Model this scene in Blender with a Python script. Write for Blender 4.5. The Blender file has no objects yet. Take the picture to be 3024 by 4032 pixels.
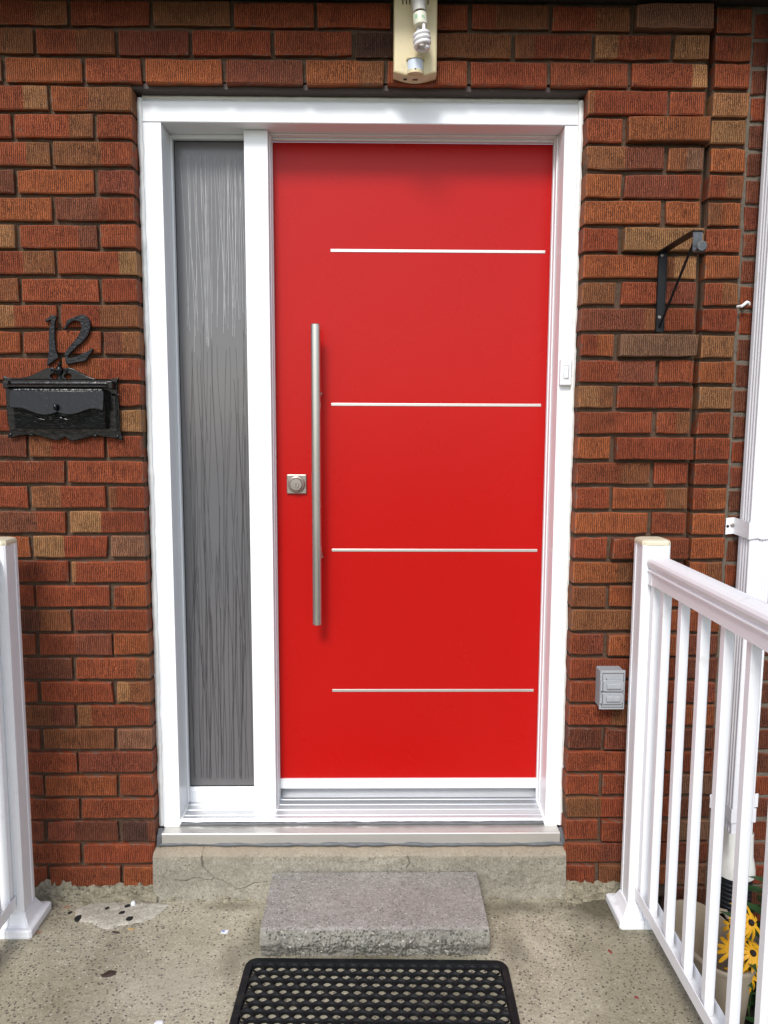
import bpy, bmesh, math, random
from mathutils import Vector, Matrix, noise

scene = bpy.context.scene
COL = scene.collection
R = math.radians
rnd = random.Random(12)

# ------------------------------------------------------------------ camera
cam_data = bpy.data.cameras.new("camera")
cam = bpy.data.objects.new("camera", cam_data)
COL.objects.link(cam)
cam.matrix_world = (Matrix.Translation((0.64415, -2.14956, 1.39062))
                    @ Matrix.Rotation(-0.01276, 4, 'Z')
                    @ Matrix.Rotation(math.pi / 2 - 0.11281, 4, 'X')
                    @ Matrix.Rotation(0.00368, 4, 'Z'))
cam_data.sensor_fit = 'VERTICAL'
cam_data.sensor_height = 24.0
cam_data.lens = 24.0 * 3030.0 / 4032.0
cam_data.clip_start = 0.05
cam_data.clip_end = 2000.0
scene.camera = cam

# ------------------------------------------------------------------ sky, sun, exposure
SUN_EL, SUN_AZ = 43.0, -14.0      # azimuth measured from the street side (-Y) towards the left when negative
world = bpy.data.worlds.new("World")
scene.world = world
world.use_nodes = True
wn = world.node_tree
wn.nodes.clear()
sky = wn.nodes.new('ShaderNodeTexSky')
sky.sky_type = 'NISHITA'
sky.sun_disc = False
sky.sun_elevation = R(SUN_EL)
sky.sun_rotation = R(180.0 + SUN_AZ * -1.0)
sky.air_density = 1.0
sky.dust_density = 1.2
sky.ozone_density = 1.0
hs = wn.nodes.new('ShaderNodeHueSaturation')
hs.inputs['Saturation'].default_value = 0.62      # overcast: almost white sky
bg = wn.nodes.new('ShaderNodeBackground')
bg.inputs['Strength'].default_value = 0.12
wo = wn.nodes.new('ShaderNodeOutputWorld')
wn.links.new(sky.outputs[0], hs.inputs['Color'])
wn.links.new(hs.outputs[0], bg.inputs['Color'])
wn.links.new(bg.outputs[0], wo.inputs['Surface'])

sun_data = bpy.data.lights.new("sun", 'SUN')
sun_data.energy = 1.5
sun_data.angle = R(16.0)
sun_data.color = (1.0, 0.99, 0.975)
sun = bpy.data.objects.new("sun", sun_data)
COL.objects.link(sun)
sd = Vector((math.sin(R(SUN_AZ)) * math.cos(R(SUN_EL)), -math.cos(R(SUN_AZ)) * math.cos(R(SUN_EL)), math.sin(R(SUN_EL))))
sun.rotation_euler = (-sd).to_track_quat('-Z', 'Y').to_euler()
sun.location = (0, -4, 6)

scene.view_settings.view_transform = 'Standard'
scene.view_settings.look = 'None'
scene.view_settings.gamma = 1.0
scene.view_settings.exposure = 0.95
scene.render.engine = 'CYCLES'

# ------------------------------------------------------------------ node helpers
class NT:
    def __init__(self, name):
        self.m = bpy.data.materials.new(name)
        self.m.use_nodes = True
        self.t = self.m.node_tree
        self.t.nodes.clear()
        self.out = self.t.nodes.new('ShaderNodeOutputMaterial')
        self.b = self.t.nodes.new('ShaderNodeBsdfPrincipled')
        self.t.links.new(self.b.outputs[0], self.out.inputs[0])

    def set(self, sock, v):
        if isinstance(v, bpy.types.NodeSocket):
            self.t.links.new(v, sock)
        else:
            if isinstance(v, (tuple, list)) and len(v) == 3 and sock.type == 'RGBA':
                v = (*v, 1.0)
            sock.default_value = v

    def n(self, typ, out=0, props=None, **ins):
        nd = self.t.nodes.new('ShaderNode' + typ)
        for k, v in (props or {}).items():
            setattr(nd, k, v)
        for k, v in ins.items():
            key = int(k[1:]) if k[0] == '_' and k[1:].isdigit() else k.replace('__', ' ')
            self.set(nd.inputs[key], v)
        return nd.outputs[out]

    def p(self, **kw):
        for k, v in kw.items():
            self.set(self.b.inputs[k.replace('__', ' ')], v)
        return self

    def math(self, op, a, b=0.0, c=0.0, clamp=False):
        return self.n('Math', props={'operation': op, 'use_clamp': clamp}, _0=a, _1=b, _2=c)

    def mix(self, f, a, b, blend='MIX'):
        nd = self.t.nodes.new('ShaderNodeMix')
        nd.data_type = 'RGBA'
        nd.blend_type = blend
        self.set(nd.inputs[0], f)
        self.set(nd.inputs[6], a)
        self.set(nd.inputs[7], b)
        return nd.outputs[2]

    def pos(self):
        return self.n('NewGeometry', 0)

    def attr(self, name, out='Color'):
        nd = self.t.nodes.new('ShaderNodeAttribute')
        nd.attribute_name = name
        return nd.outputs[out]

    def vmul(self, v, s):
        return self.n('VectorMath', props={'operation': 'MULTIPLY'}, _0=v, _1=s)

    def vadd(self, v, s):
        return self.n('VectorMath', props={'operation': 'ADD'}, _0=v, _1=s)

    def noise(self, vec, scale, detail=3.0, rough=0.55, out=0):
        return self.n('TexNoise', out, Vector=vec, Scale=scale, Detail=detail, Roughness=rough)

    def ramp(self, f, lo, hi, a=0.0, b=1.0):
        return self.n('MapRange', _0=f, _1=lo, _2=hi, _3=a, _4=b)

    def bump(self, h, strength=0.5, dist=0.002, normal=None):
        nd = self.t.nodes.new('ShaderNodeBump')
        nd.inputs['Strength'].default_value = strength
        nd.inputs['Distance'].default_value = dist
        self.set(nd.inputs['Height'], h)
        if normal is not None:
            self.set(nd.inputs['Normal'], normal)
        return nd.outputs[0]


M = {}

def plain(name, col, rough=0.4, metal=0.0, spec=0.5, vary=0.06, vscale=9.0, bump=0.0, bscale=300.0, grime=None, gscale=6.0, glo=.55, ghi=.8):
    t = NT(name)
    pos = t.pos()
    n1 = t.noise(pos, vscale, 4.0)
    dark = tuple(c * (1 - vary * 2) for c in col)
    light = tuple(min(1, c * (1 + vary)) for c in col)
    c = t.mix(n1, dark, light)
    if grime:
        g = t.ramp(t.noise(t.vadd(pos, (3.1, 7.7, 1.3)), gscale, 6.0, .65), glo, ghi)
        c = t.mix(t.math('MULTIPLY', g, .7), c, grime)
    t.p(Base__Color=c, Roughness=t.ramp(t.noise(pos, vscale * 3, 3), 0, 1, rough * .85, rough * 1.15), Metallic=metal)
    t.b.inputs['Specular IOR Level'].default_value = spec
    if bump:
        t.p(Normal=t.bump(t.noise(pos, bscale, 3), bump, .0015))
    M[name] = t.m
    return t.m

plain('white_vinyl', (.80, .81, .82), .32, vary=.015, vscale=3.0, bump=.02, bscale=25, grime=(.62, .62, .6), gscale=9, glo=.62, ghi=.9)
plain('white_rail', (.79, .79, .80), .38, vary=.02, vscale=5, bump=.03, bscale=60, grime=(.52, .5, .46), gscale=14, glo=.62, ghi=.85)
plain('white_caulk', (.80, .80, .77), .45, vary=.05, vscale=60, bump=.3, bscale=90)
plain('grey_caulk', (.11, .115, .12), .4, vary=.2, vscale=40, bump=.4, bscale=120)
plain('cream_cap', (.62, .55, .40), .5, vary=.05, vscale=30)
plain('cream_plastic', (.60, .50, .29), .42, vary=.06, vscale=9, grime=(.30, .24, .13), gscale=25, glo=.55, ghi=.85)
plain('socket_grey', (.55, .52, .47), .45, vary=.04)
plain('bulb_white', (.76, .73, .72), .22, vary=.03, vscale=40)
plain('ballast_cream', (.68, .66, .52), .4, vary=.03)
plain('green_print', (.30, .48, .30), .5)
plain('sensor_lens', (.55, .60, .66), .25, vary=.03)
plain('dark_slot', (.012, .011, .010), .7)
plain('strip_metal', (.66, .64, .60), .35, metal=.75, vary=.03, vscale=30)
plain('nickel', (.36, .325, .285), .38, metal=.75, vary=.06, vscale=60)
plain('nickel_dark', (.20, .18, .16), .35, metal=.9)
plain('outlet_grey', (.33, .345, .36), .42, vary=.05, vscale=20, grime=(.2, .2, .2), gscale=20)
plain('black_iron', (.008, .008, .009), .45, spec=.25, vary=.2, vscale=40, bump=.3, bscale=180, grime=(.07, .065, .06), gscale=60, glo=.68, ghi=.85)
plain('worn_steel', (.10, .105, .11), .35, metal=.5, vary=.4, vscale=60, grime=(.30, .27, .17), gscale=40)
plain('black_rubber', (.008, .0085, .0095), .6, spec=.2, vary=.25, vscale=30, bump=.2, bscale=400, grime=(.045, .04, .035), gscale=30, glo=.55, ghi=.85)
plain('black_pipe', (.010, .011, .014), .38, vary=.2, vscale=30)
plain('downspout_white', (.76, .75, .77), .35, vary=.02, vscale=8, grime=(.5, .48, .45), gscale=20, glo=.62, ghi=.85)
plain('adapter_cream', (.74, .72, .66), .4, vary=.04, vscale=25, grime=(.5, .47, .4), gscale=30)
plain('beige_plastic', (.40, .32, .225), .5, vary=.06, vscale=12, grime=(.2, .16, .11), gscale=16)
plain('petal_yellow', (.80, .40, .006), .5, vary=.1, vscale=60)
plain('cone_brown', (.018, .009, .006), .8, vary=.3, vscale=300, bump=.8, bscale=500)
plain('stem_green', (.08, .13, .035), .55, vary=.15, vscale=30)
plain('leaf_green', (.030, .085, .022), .5, vary=.3, vscale=22)
plain('soil', (.035, .026, .018), .95, vary=.5, vscale=30, bump=1.0, bscale=60)
plain('lawn', (.07, .085, .05), .95, vary=.4, vscale=2.0)
plain('eave_brown', (.035, .026, .020), .6, vary=.1)
plain('lintel_brown', (.045, .026, .018), .6, vary=.25, vscale=25, bump=.4, bscale=80, grime=(.35, .32, .28), gscale=45, glo=.66, ghi=.74)
plain('paper', (.72, .73, .76), .7, vary=.03)
plain('blue_print', (.08, .16, .5), .6)
plain('wood_chip', (.45, .30, .12), .7, vary=.2, vscale=200)
plain('tar', (.008, .008, .008), .75, vary=.3, vscale=200)
plain('red_leaf', (.20, .035, .022), .6, vary=.2, vscale=150)
plain('etch_light', (.38, .375, .375), .6, vary=.2, vscale=25)
plain('etch_dark', (.045, .043, .045), .5, vary=.2, vscale=25)

# brushed stainless bar
t = NT('brushed_steel'); pos = t.pos()
br = t.noise(t.vmul(pos, (900, 900, 6)), 1.0, 2)
t.p(Base__Color=t.mix(br, (.50, .47, .43), (.62, .59, .55)), Metallic=1.0, Roughness=t.ramp(br, 0, 1, .24, .40))
M['brushed_steel'] = t.m

# aluminium sill
t = NT('aluminium'); pos = t.pos()
br = t.noise(t.vmul(pos, (5, 400, 400)), 1.0, 3)
t.p(Base__Color=t.mix(br, (.56, .57, .58), (.66, .67, .68)), Metallic=.75, Roughness=t.ramp(br, 0, 1, .24, .36))
M['aluminium'] = t.m
t = NT('nosing_metal'); pos = t.pos()
br = t.noise(t.vmul(pos, (4, 60, 60)), 1.0, 3)
t.p(Base__Color=t.mix(br, (.50, .48, .44), (.60, .58, .54)), Metallic=.6, Roughness=.32)
M['nosing_metal'] = t.m

# red satin door paint
t = NT('door_red'); pos = t.pos()
n1 = t.noise(pos, 1.7, 2)
t.p(Base__Color=t.mix(n1, (.395, .0046, .0036), (.425, .0055, .0043)), Roughness=t.ramp(t.noise(pos, 7, 4), 0, 1, .25, .31),
    Normal=t.bump(t.noise(pos, 700, 2), .05, .0006))
t.b.inputs['Specular IOR Level'].default_value = .19
M['door_red'] = t.m

# frosted glass
t = NT('frosted_glass'); pos = t.pos()
n1 = t.noise(t.vmul(pos, (1, 1, .5)), 6, 3)
t.p(Base__Color=t.mix(n1, (.108, .104, .107), (.126, .122, .125)), Roughness=.18,
    Normal=t.bump(t.noise(t.vmul(pos, (1, 1, .35)), 9, 2), .03, .01))
t.b.inputs['Specular IOR Level'].default_value = .55
M['frosted_glass'] = t.m

# cast gloss black (mailbox)
t = NT('cast_black'); pos = t.pos()
h = t.math('ADD', t.noise(pos, 78, 3, .55), t.math('MULTIPLY', t.noise(pos, 200, 2), .2))
t.p(Base__Color=(.0040, .0040, .0046), Roughness=.16, Normal=t.bump(h, .5, .0035))
t.b.inputs['Specular IOR Level'].default_value = .30
M['cast_black'] = t.m
t = NT('gloss_black'); pos = t.pos()
t.p(Base__Color=(.0040, .0040, .0046), Roughness=.20, Normal=t.bump(t.noise(pos, 60, 3), .35, .002))
t.b.inputs['Specular IOR Level'].default_value = .28
M['gloss_black'] = t.m
# hammered iron numerals
t = NT('hammered_black'); pos = t.pos()
v = t.n('TexVoronoi', 0, props={'feature': 'SMOOTH_F1'}, Vector=pos, Scale=165.0)
t.p(Base__Color=t.mix(t.ramp(t.noise(pos, 120, 3), .55, .8), (.009, .009, .010), (.03, .03, .03)), Roughness=.45, Normal=t.bump(v, .55, .003))
t.b.inputs['Specular IOR Level'].default_value = .25
M['hammered_black'] = t.m

# bricks: colours come in per brick through mesh attributes
t = NT('brick_face')
loc = t.attr('loc', 'Vector'); ca = t.attr('ca'); cb = t.attr('cb')
sx = t.n('SeparateXYZ', 0, _0=loc); sy = t.n('SeparateXYZ', 1, _0=loc); sz = t.n('SeparateXYZ', 2, _0=loc)
u = t.math('ADD', sx, sy)
seed = t.attr('seed', 'Fac'); sp = t.attr('sp', 'Fac')
base = t.n('CombineXYZ', X=u, Y=t.math('MULTIPLY', seed, 13.7), Z=sz)
wob = t.noise(t.vmul(base, (18, 1, 9)), 1.0, 3)
uw = t.math('ADD', u, t.math('MULTIPLY', wob, .0016))
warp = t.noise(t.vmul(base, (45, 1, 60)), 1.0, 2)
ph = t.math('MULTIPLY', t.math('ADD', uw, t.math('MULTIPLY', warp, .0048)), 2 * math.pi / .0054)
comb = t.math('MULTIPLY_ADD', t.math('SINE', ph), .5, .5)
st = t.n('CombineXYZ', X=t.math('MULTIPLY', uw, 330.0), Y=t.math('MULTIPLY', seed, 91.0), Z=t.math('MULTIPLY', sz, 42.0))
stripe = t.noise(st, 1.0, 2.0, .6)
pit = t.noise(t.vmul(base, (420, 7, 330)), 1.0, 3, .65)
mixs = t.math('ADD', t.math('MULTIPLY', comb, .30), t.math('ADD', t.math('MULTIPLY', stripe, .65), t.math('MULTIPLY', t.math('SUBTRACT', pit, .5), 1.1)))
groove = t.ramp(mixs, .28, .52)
edge = t.attr('edge', 'Fac')            # 1 on the arris, 0 inside the face
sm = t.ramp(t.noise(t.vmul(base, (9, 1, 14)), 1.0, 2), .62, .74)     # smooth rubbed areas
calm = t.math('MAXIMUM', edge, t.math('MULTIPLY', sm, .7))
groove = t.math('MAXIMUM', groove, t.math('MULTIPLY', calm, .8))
spl = t.ramp(t.math('ADD', u, t.math('MULTIPLY', t.math('SUBTRACT', wob, .5), .012)), t.math('SUBTRACT', sp, .003), t.math('ADD', sp, .003))
c = t.mix(spl, ca, cb)
tone = t.noise(t.vmul(base, (14, 1, 22)), 1.0, 4, .6)
c = t.mix(t.ramp(tone, .25, .75), t.mix(1.0, c, (.76, .72, .71), 'MULTIPLY'), t.mix(1.0, c, (1.16, 1.15, 1.12), 'MULTIPLY'))
fleck = t.ramp(t.noise(t.vmul(base, (260, 5, 190)), 1.0, 2), .66, .74)
c = t.mix(t.math('MULTIPLY', fleck, .35), c, (.36, .20, .13))
chalk = t.ramp(t.noise(t.vmul(base, (25, 3, 38)), 1.0, 5, .7), .70, .80)
c = t.mix(t.math('MULTIPLY', chalk, t.math('MULTIPLY', pit, .55)), c, (.42, .36, .32))
c = t.mix(groove, t.mix(1.0, c, (.27, .21, .19), 'MULTIPLY'), c)  # shade of the comb grooves' depth painted into the brick colour
c = t.mix(t.math('MULTIPLY', t.math('POWER', edge, 2.0), .55), c, t.mix(1.0, c, (1.45, 1.4, 1.35), 'MULTIPLY'))
mort = t.ramp(t.math('ADD', t.math('MULTIPLY', edge, .35), t.noise(t.vmul(base, (70, 1, 70)), 1.0, 3)), .80, .95)
c = t.mix(t.math('MULTIPLY', mort, .8), c, (.16, .105, .075))
t.p(Base__Color=c, Roughness=.88, Normal=t.bump(groove, 1.0, .0035))
t.b.inputs['Specular IOR Level'].default_value = .25
M['brick_face'] = t.m

def mortar_mat(name, c0, c1):
    t = NT(name); pos = t.pos()
    n1 = t.noise(pos, 14, 5, .65); n2 = t.noise(pos, 340, 3, .7)
    c = t.mix(n1, c0, c1)
    c = t.mix(t.math('MULTIPLY', t.ramp(n2, .58, .75), .4), c, tuple(min(1, x * 1.9) for x in c1))
    t.p(Base__Color=c, Roughness=.95, Normal=t.bump(t.math('ADD', n2, t.math('MULTIPLY', t.noise(pos, 60, 4), 1.2)), 1.0, .004))
    t.b.inputs['Specular IOR Level'].default_value = .2
    M[name] = t.m
mortar_mat('mortar_brown', (.070, .044, .028), (.135, .090, .060))
mortar_mat('mortar_grey', (.11, .088, .066), (.22, .185, .145))

def concrete_mat(name, c0, c1, peb_dark, peb_light, peb_scale, amount, bump=.6, stain=None, extra=None, light_share=.82):
    t = NT(name); pos = t.pos()
    n1 = t.noise(pos, 5.0, 6, .62); n2 = t.noise(pos, 55, 4, .7); n3 = t.noise(pos, 420, 3, .7)
    c = t.mix(t.ramp(n1, .3, .7), c0, c1)
    c = t.mix(t.ramp(n2, .35, .7), t.mix(1.0, c, (.78, .76, .74), 'MULTIPLY'), c)
    n4 = t.noise(t.vadd(pos, (2.2, 8.1, 4.4)), 150, 4, .75)
    grain = t.math('ADD', t.math('MULTIPLY', n3, .5), t.math('MULTIPLY', n4, .5))
    c = t.mix(t.ramp(grain, .36, .64), t.mix(1.0, c, (.56, .53, .50), 'MULTIPLY'), t.mix(1.0, c, (1.30, 1.29, 1.27), 'MULTIPLY'))
    warp = t.vadd(pos, t.vmul(t.noise(pos, 90, 2, out=1), (.006, .006, .006)))
    vo = t.t.nodes.new('ShaderNodeTexVoronoi'); vo.inputs['Scale'].default_value = peb_scale; t.set(vo.inputs['Vector'], warp)
    rv = t.n('SeparateColor', 0, _0=vo.outputs['Color']); rv2 = t.n('SeparateColor', 1, _0=vo.outputs['Color'])
    dens = t.ramp(t.noise(t.vadd(pos, (5, 2, 9)), 4.5, 3), .35, .7, amount * .25, amount * 1.5)
    isd = t.math('GREATER_THAN', dens, rv)
    size = t.ramp(t.n('SeparateColor', 2, _0=vo.outputs['Color']), 0, 1, .20, .50)
    peb = t.math('MULTIPLY', isd, t.ramp(vo.outputs['Distance'], t.math('MULTIPLY', size, .8), size, 1.0, 0.0))
    lightp = t.math('GREATER_THAN', rv2, light_share)
    pc = t.mix(lightp, peb_dark, peb_light)
    c = t.mix(t.math('MULTIPLY', peb, .85), c, pc)
    if extra:
        c = extra(t, c, pos)
    hgt = t.math('ADD', t.math('ADD', n2, t.math('MULTIPLY', n3, .6)), t.math('MULTIPLY', peb, -.5))
    t.p(Base__Color=c, Roughness=t.ramp(n2, 0, 1, .75, .95), Normal=t.bump(hgt, bump, .004))
    t.b.inputs['Specular IOR Level'].default_value = .3
    M[name] = t.m

def spot(t, pos, cx, cy, rx, ry, soft, nz=.35, sc=14):
    d = t.vmul(t.vadd(pos, (-cx, -cy, 0)), (1 / rx, 1 / ry, 0))
    ln = t.n('VectorMath', 1, props={'operation': 'LENGTH'}, _0=d)
    ln = t.math('ADD', ln, t.math('MULTIPLY', t.math('SUBTRACT', t.noise(pos, sc, 5, .65), .5), nz * 2))
    return t.ramp(ln, 1.0 - soft, 1.0, 1.0, 0.0)

def slab_extra(t, c, pos):
    # damp algae beside the right post, rust marks, pale wear in front of the step
    c = t.mix(t.math('MULTIPLY', spot(t, pos, 1.33, -.05, .20, .17, .7, .5), .80), c, (.060, .052, .030))
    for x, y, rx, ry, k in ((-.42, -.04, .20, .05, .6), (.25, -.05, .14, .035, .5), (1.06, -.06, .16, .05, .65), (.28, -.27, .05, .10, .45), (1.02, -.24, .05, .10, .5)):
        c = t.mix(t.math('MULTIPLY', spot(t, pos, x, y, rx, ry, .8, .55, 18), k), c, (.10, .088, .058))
    c = t.mix(t.math('MULTIPLY', spot(t, pos, 1.36, -.36, .30, .34, .8, .4, 6), .45), c, (.12, .11, .062))
    c = t.mix(t.math('MULTIPLY', spot(t, pos, -.33, -.42, .34, .24, .8, .4, 6), .28), c, (.20, .165, .075))
    c = t.mix(t.math('MULTIPLY', spot(t, pos, .14, -.36, .16, .13, .8, .4, 9), .30), c, (.50, .45, .37))
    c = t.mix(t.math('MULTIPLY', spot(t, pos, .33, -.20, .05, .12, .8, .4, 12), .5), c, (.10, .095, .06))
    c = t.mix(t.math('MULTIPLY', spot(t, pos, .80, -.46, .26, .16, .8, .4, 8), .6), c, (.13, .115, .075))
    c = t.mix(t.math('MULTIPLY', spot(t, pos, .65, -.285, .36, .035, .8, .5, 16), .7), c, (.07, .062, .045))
    for x, y, r in ((-.243, -.052, .014), (-.275, -.165, .011)):
        c = t.mix(t.math('MULTIPLY', spot(t, pos, x, y, r, r * .8, .7, .6, 60), .6), c, (.34, .14, .06))
    return c
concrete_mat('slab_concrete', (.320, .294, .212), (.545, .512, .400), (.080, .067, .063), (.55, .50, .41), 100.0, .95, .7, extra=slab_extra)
concrete_mat('step_concrete', (.245, .230, .185), (.37, .350, .290), (.11, .095, .07), (.34, .30, .23), 170.0, .16, .7,
             extra=lambda t, c, pos: t.mix(t.math('MULTIPLY', t.ramp(t.n('SeparateXYZ', 2, _0=pos), .118, .14), .6), c, (.36, .28, .195)))
concrete_mat('block_concrete', (.290, .281, .260), (.375, .366, .342), (.13, .12, .11), (.50, .47, .43), 170.0, .55, .7, light_share=.6)
concrete_mat('block_split', (.210, .205, .180), (.345, .335, .295), (.08, .075, .06), (.56, .54, .47), 130.0, .75, 1.0)
concrete_mat('patch_mortar', (.45, .425, .355), (.57, .545, .470), (.2, .18, .15), (.5, .47, .41), 150.0, .08, .8)
concrete_mat('fillet_mortar', (.24, .220, .155), (.42, .39, .295), (.09, .08, .06), (.42, .4, .33), 120.0, .15, 1.0)

# ------------------------------------------------------------------ object helpers
def tag(o, label, cat, group=None, kind=None):
    o['label'] = label
    if cat: o['category'] = cat
    if group: o['group'] = group
    if kind: o['kind'] = kind
    return o

def thing(name, label, cat, loc=(0, 0, 0), group=None):
    o = bpy.data.objects.new(name, None)
    o.empty_display_size = .05
    o.location = loc
    COL.objects.link(o)
    return tag(o, label, cat, group)

def wloc(o):
    v = Vector(o.location)
    p = o.parent
    while p is not None:
        v += Vector(p.location); p = p.parent
    return v

def link_mesh(name, me, mat, parent=None, smooth=False, origin=None):
    """mesh given in world coordinates; origin moved to its middle"""
    if origin is None:
        xs = [v.co.x for v in me.vertices]; ys = [v.co.y for v in me.vertices]; zs = [v.co.z for v in me.vertices]
        origin = Vector(((min(xs) + max(xs)) / 2, (min(ys) + max(ys)) / 2, min(zs)))
    me.transform(Matrix.Translation(-Vector(origin)))
    if smooth:
        me.shade_smooth()
        me.set_sharp_from_angle(angle=R(38))
    if mat is not None:
        for mm in (mat if isinstance(mat, (list, tuple)) else [mat]):
            me.materials.append(M[mm])
    o = bpy.data.objects.new(name, me)
    COL.objects.link(o)
    if parent is not None:
        o.parent = parent
        o.location = Vector(origin) - wloc(parent)
    else:
        o.location = origin
    return o

def from_data(name, verts, faces, mat, parent=None, smooth=False):
    me = bpy.data.meshes.new(name)
    me.from_pydata([tuple(v) for v in verts], [], faces)
    me.update()
    return link_mesh(name, me, mat, parent, smooth)

def bm_obj(name, bm, mat, parent=None, smooth=False, recalc=True):
    if recalc:
        bmesh.ops.recalc_face_normals(bm, faces=bm.faces[:])
    me = bpy.data.meshes.new(name)
    bm.to_mesh(me); bm.free()
    return link_mesh(name, me, mat, parent, smooth)

def bm_box(bm, x0, x1, y0, y1, z0, z1, bev=0.0, seg=2):
    r = bmesh.ops.create_cube(bm, size=1.0)
    vs = r['verts']
    for v in vs:
        v.co = Vector((x0 + (v.co.x + .5) * (x1 - x0), y0 + (v.co.y + .5) * (y1 - y0), z0 + (v.co.z + .5) * (z1 - z0)))
    if bev:
        es = list({e for v in vs for e in v.link_edges})
        bmesh.ops.bevel(bm, geom=es, offset=bev, segments=seg, affect='EDGES', profile=.5)

def box(name, x0, x1, y0, y1, z0, z1, mat, parent=None, bev=0.0, seg=2):
    bm = bmesh.new()
    bm_box(bm, x0, x1, y0, y1, z0, z1, bev, seg)
    return bm_obj(name, bm, mat, parent)

def bm_cyl(bm, p0, p1, r0, r1=None, seg=20, cap=True):
    r1 = r0 if r1 is None else r1
    p0 = Vector(p0); p1 = Vector(p1); d = (p1 - p0)
    q = d.to_track_quat('Z', 'Y').to_matrix()
    a = []; b = []
    for i in range(seg):
        an = 2 * math.pi * i / seg
        c = q @ Vector((math.cos(an), math.sin(an), 0))
        a.append(bm.verts.new(p0 + c * r0)); b.append(bm.verts.new(p1 + c * r1))
    for i in range(seg):
        j = (i + 1) % seg
        bm.faces.new((a[i], a[j], b[j], b[i]))
    if cap:
        bm.faces.new(a[::-1]); bm.faces.new(b)

def bm_tube(bm, pts, r, seg=10, cap=True):
    pts = [Vector(p) for p in pts]
    rings = []
    up = Vector((0, 0, 1))
    n = len(pts)
    prev = None
    for i, p in enumerate(pts):
        d = (pts[min(i + 1, n - 1)] - pts[max(i - 1, 0)]).normalized()
        if prev is None:
            x = d.cross(up) if abs(d.z) < .95 else d.cross(Vector((1, 0, 0)))
        else:
            x = prev - d * prev.dot(d)
        x.normalize(); prev = x
        y = d.cross(x)
        rr = r[i] if isinstance(r, (list, tuple)) else r
        rings.append([bm.verts.new(p + (x * math.cos(2 * math.pi * k / seg) + y * math.sin(2 * math.pi * k / seg)) * rr) for k in range(seg)])
    for a, b in zip(rings, rings[1:]):
        for k in range(seg):
            j = (k + 1) % seg
            bm.faces.new((a[k], a[j], b[j], b[k]))
    if cap:
        bm.faces.new(rings[0][::-1]); bm.faces.new(rings[-1])

def bm_lathe(bm, prof, c, axis='Z', seg=24):
    """prof: list of (r, h)"""
    rings = []
    for r_, h in prof:
        ring = []
        for k in range(seg):
            a = 2 * math.pi * k / seg
            x, y = r_ * math.cos(a), r_ * math.sin(a)
            v = Vector((x, y, h)) if axis == 'Z' else Vector((x, -h, y))      # 'Y' : h grows towards the viewer
            ring.append(bm.verts.new(Vector(c) + v))
        rings.append(ring)
    for a, b in zip(rings, rings[1:]):
        for k in range(seg):
            j = (k + 1) % seg
            bm.faces.new((a[k], a[j], b[j], b[k]))
    if prof[0][0] > 1e-5: bm.faces.new(rings[0][::-1])
    if prof[-1][0] > 1e-5: bm.faces.new(rings[-1])

def bm_extrude_profile(bm, prof, axis, a0, a1, closed=True, capends=True):
    """prof: 2D points; axis 'X': (y,z) swept in x; axis 'Y': (x,z) swept in y; 'Z': (x,y) swept in z"""
    def mk(p, a):
        if axis == 'X': return (a, p[0], p[1])
        if axis == 'Y': return (p[0], a, p[1])
        return (p[0], p[1], a)
    A = [bm.verts.new(mk(p, a0)) for p in prof]; B = [bm.verts.new(mk(p, a1)) for p in prof]
    n = len(prof)
    for i in range(n if closed else n - 1):
        j = (i + 1) % n
        bm.faces.new((A[i], A[j], B[j], B[i]))
    if closed and capends:
        bm.faces.new(A[::-1]); bm.faces.new(B)

def plate(name, loops, y_front, thick, mat, parent=None, bevel=.001, handles='poly', smooth=False):
    """flat shape standing in XZ, filled with holes; loops = lists of (x,z); front at y_front (towards viewer)"""
    cu = bpy.data.curves.new('tmp', 'CURVE'); cu.dimensions = '2D'; cu.fill_mode = 'BOTH'
    cu.extrude = thick / 2 - bevel; cu.bevel_depth = bevel; cu.bevel_resolution = 2
    cu.offset = -bevel
    for lp in loops:
        s = cu.splines.new('POLY'); s.points.add(len(lp) - 1)
        for p, q in zip(s.points, lp): p.co = (q[0], q[1], 0, 1)
        s.use_cyclic_u = True
    ob = bpy.data.objects.new('tmp', cu); COL.objects.link(ob)
    dg = bpy.context.evaluated_depsgraph_get()
    me = bpy.data.meshes.new_from_object(ob.evaluated_get(dg))
    bpy.data.objects.remove(ob); bpy.data.curves.remove(cu)
    me.materials.clear()
    yc = y_front + thick / 2
    for v in me.vertices:
        x, y, z = v.co
        v.co = (x, yc - z, y)
    me.name = name
    return link_mesh(name, me, mat, parent, smooth)

def catmull(pts, n=8, closed=True):
    out = []; m = len(pts)
    rng = range(m) if closed else range(m - 1)
    for i in rng:
        def g(k):
            return pts[k % m] if closed else pts[max(0, min(m - 1, k))]
        p0, p1, p2, p3 = g(i - 1), g(i), g(i + 1), g(i + 2)
        for k in range(n):
            t = k / n
            out.append(tuple(.5 * (2 * b + (c - a) * t + (2 * a - 5 * b + 4 * c - d) * t * t + (3 * b - a - 3 * c + d) * t ** 3)
                             for a, b, c, d in zip(p0, p1, p2, p3)))
    if not closed: out.append(tuple(pts[-1]))
    return out

def fb(x, y, z, oct=4):
    return noise.fractal(Vector((x, y, z)), 1.0, 2.0, oct)

# ------------------------------------------------------------------ large structure: ground, slab, garden
def grid_obj(name, nx, ny, fn, mat, parent=None, smooth=True):
    vs = []; fs = []
    for j in range(ny + 1):
        for i in range(nx + 1):
            vs.append(fn(i / nx, j / ny))
    for j in range(ny):
        for i in range(nx):
            a = j * (nx + 1) + i
            fs.append((a, a + 1, a + nx + 2, a + nx + 1))
    return from_data(name, vs, fs, mat, parent, smooth)

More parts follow.
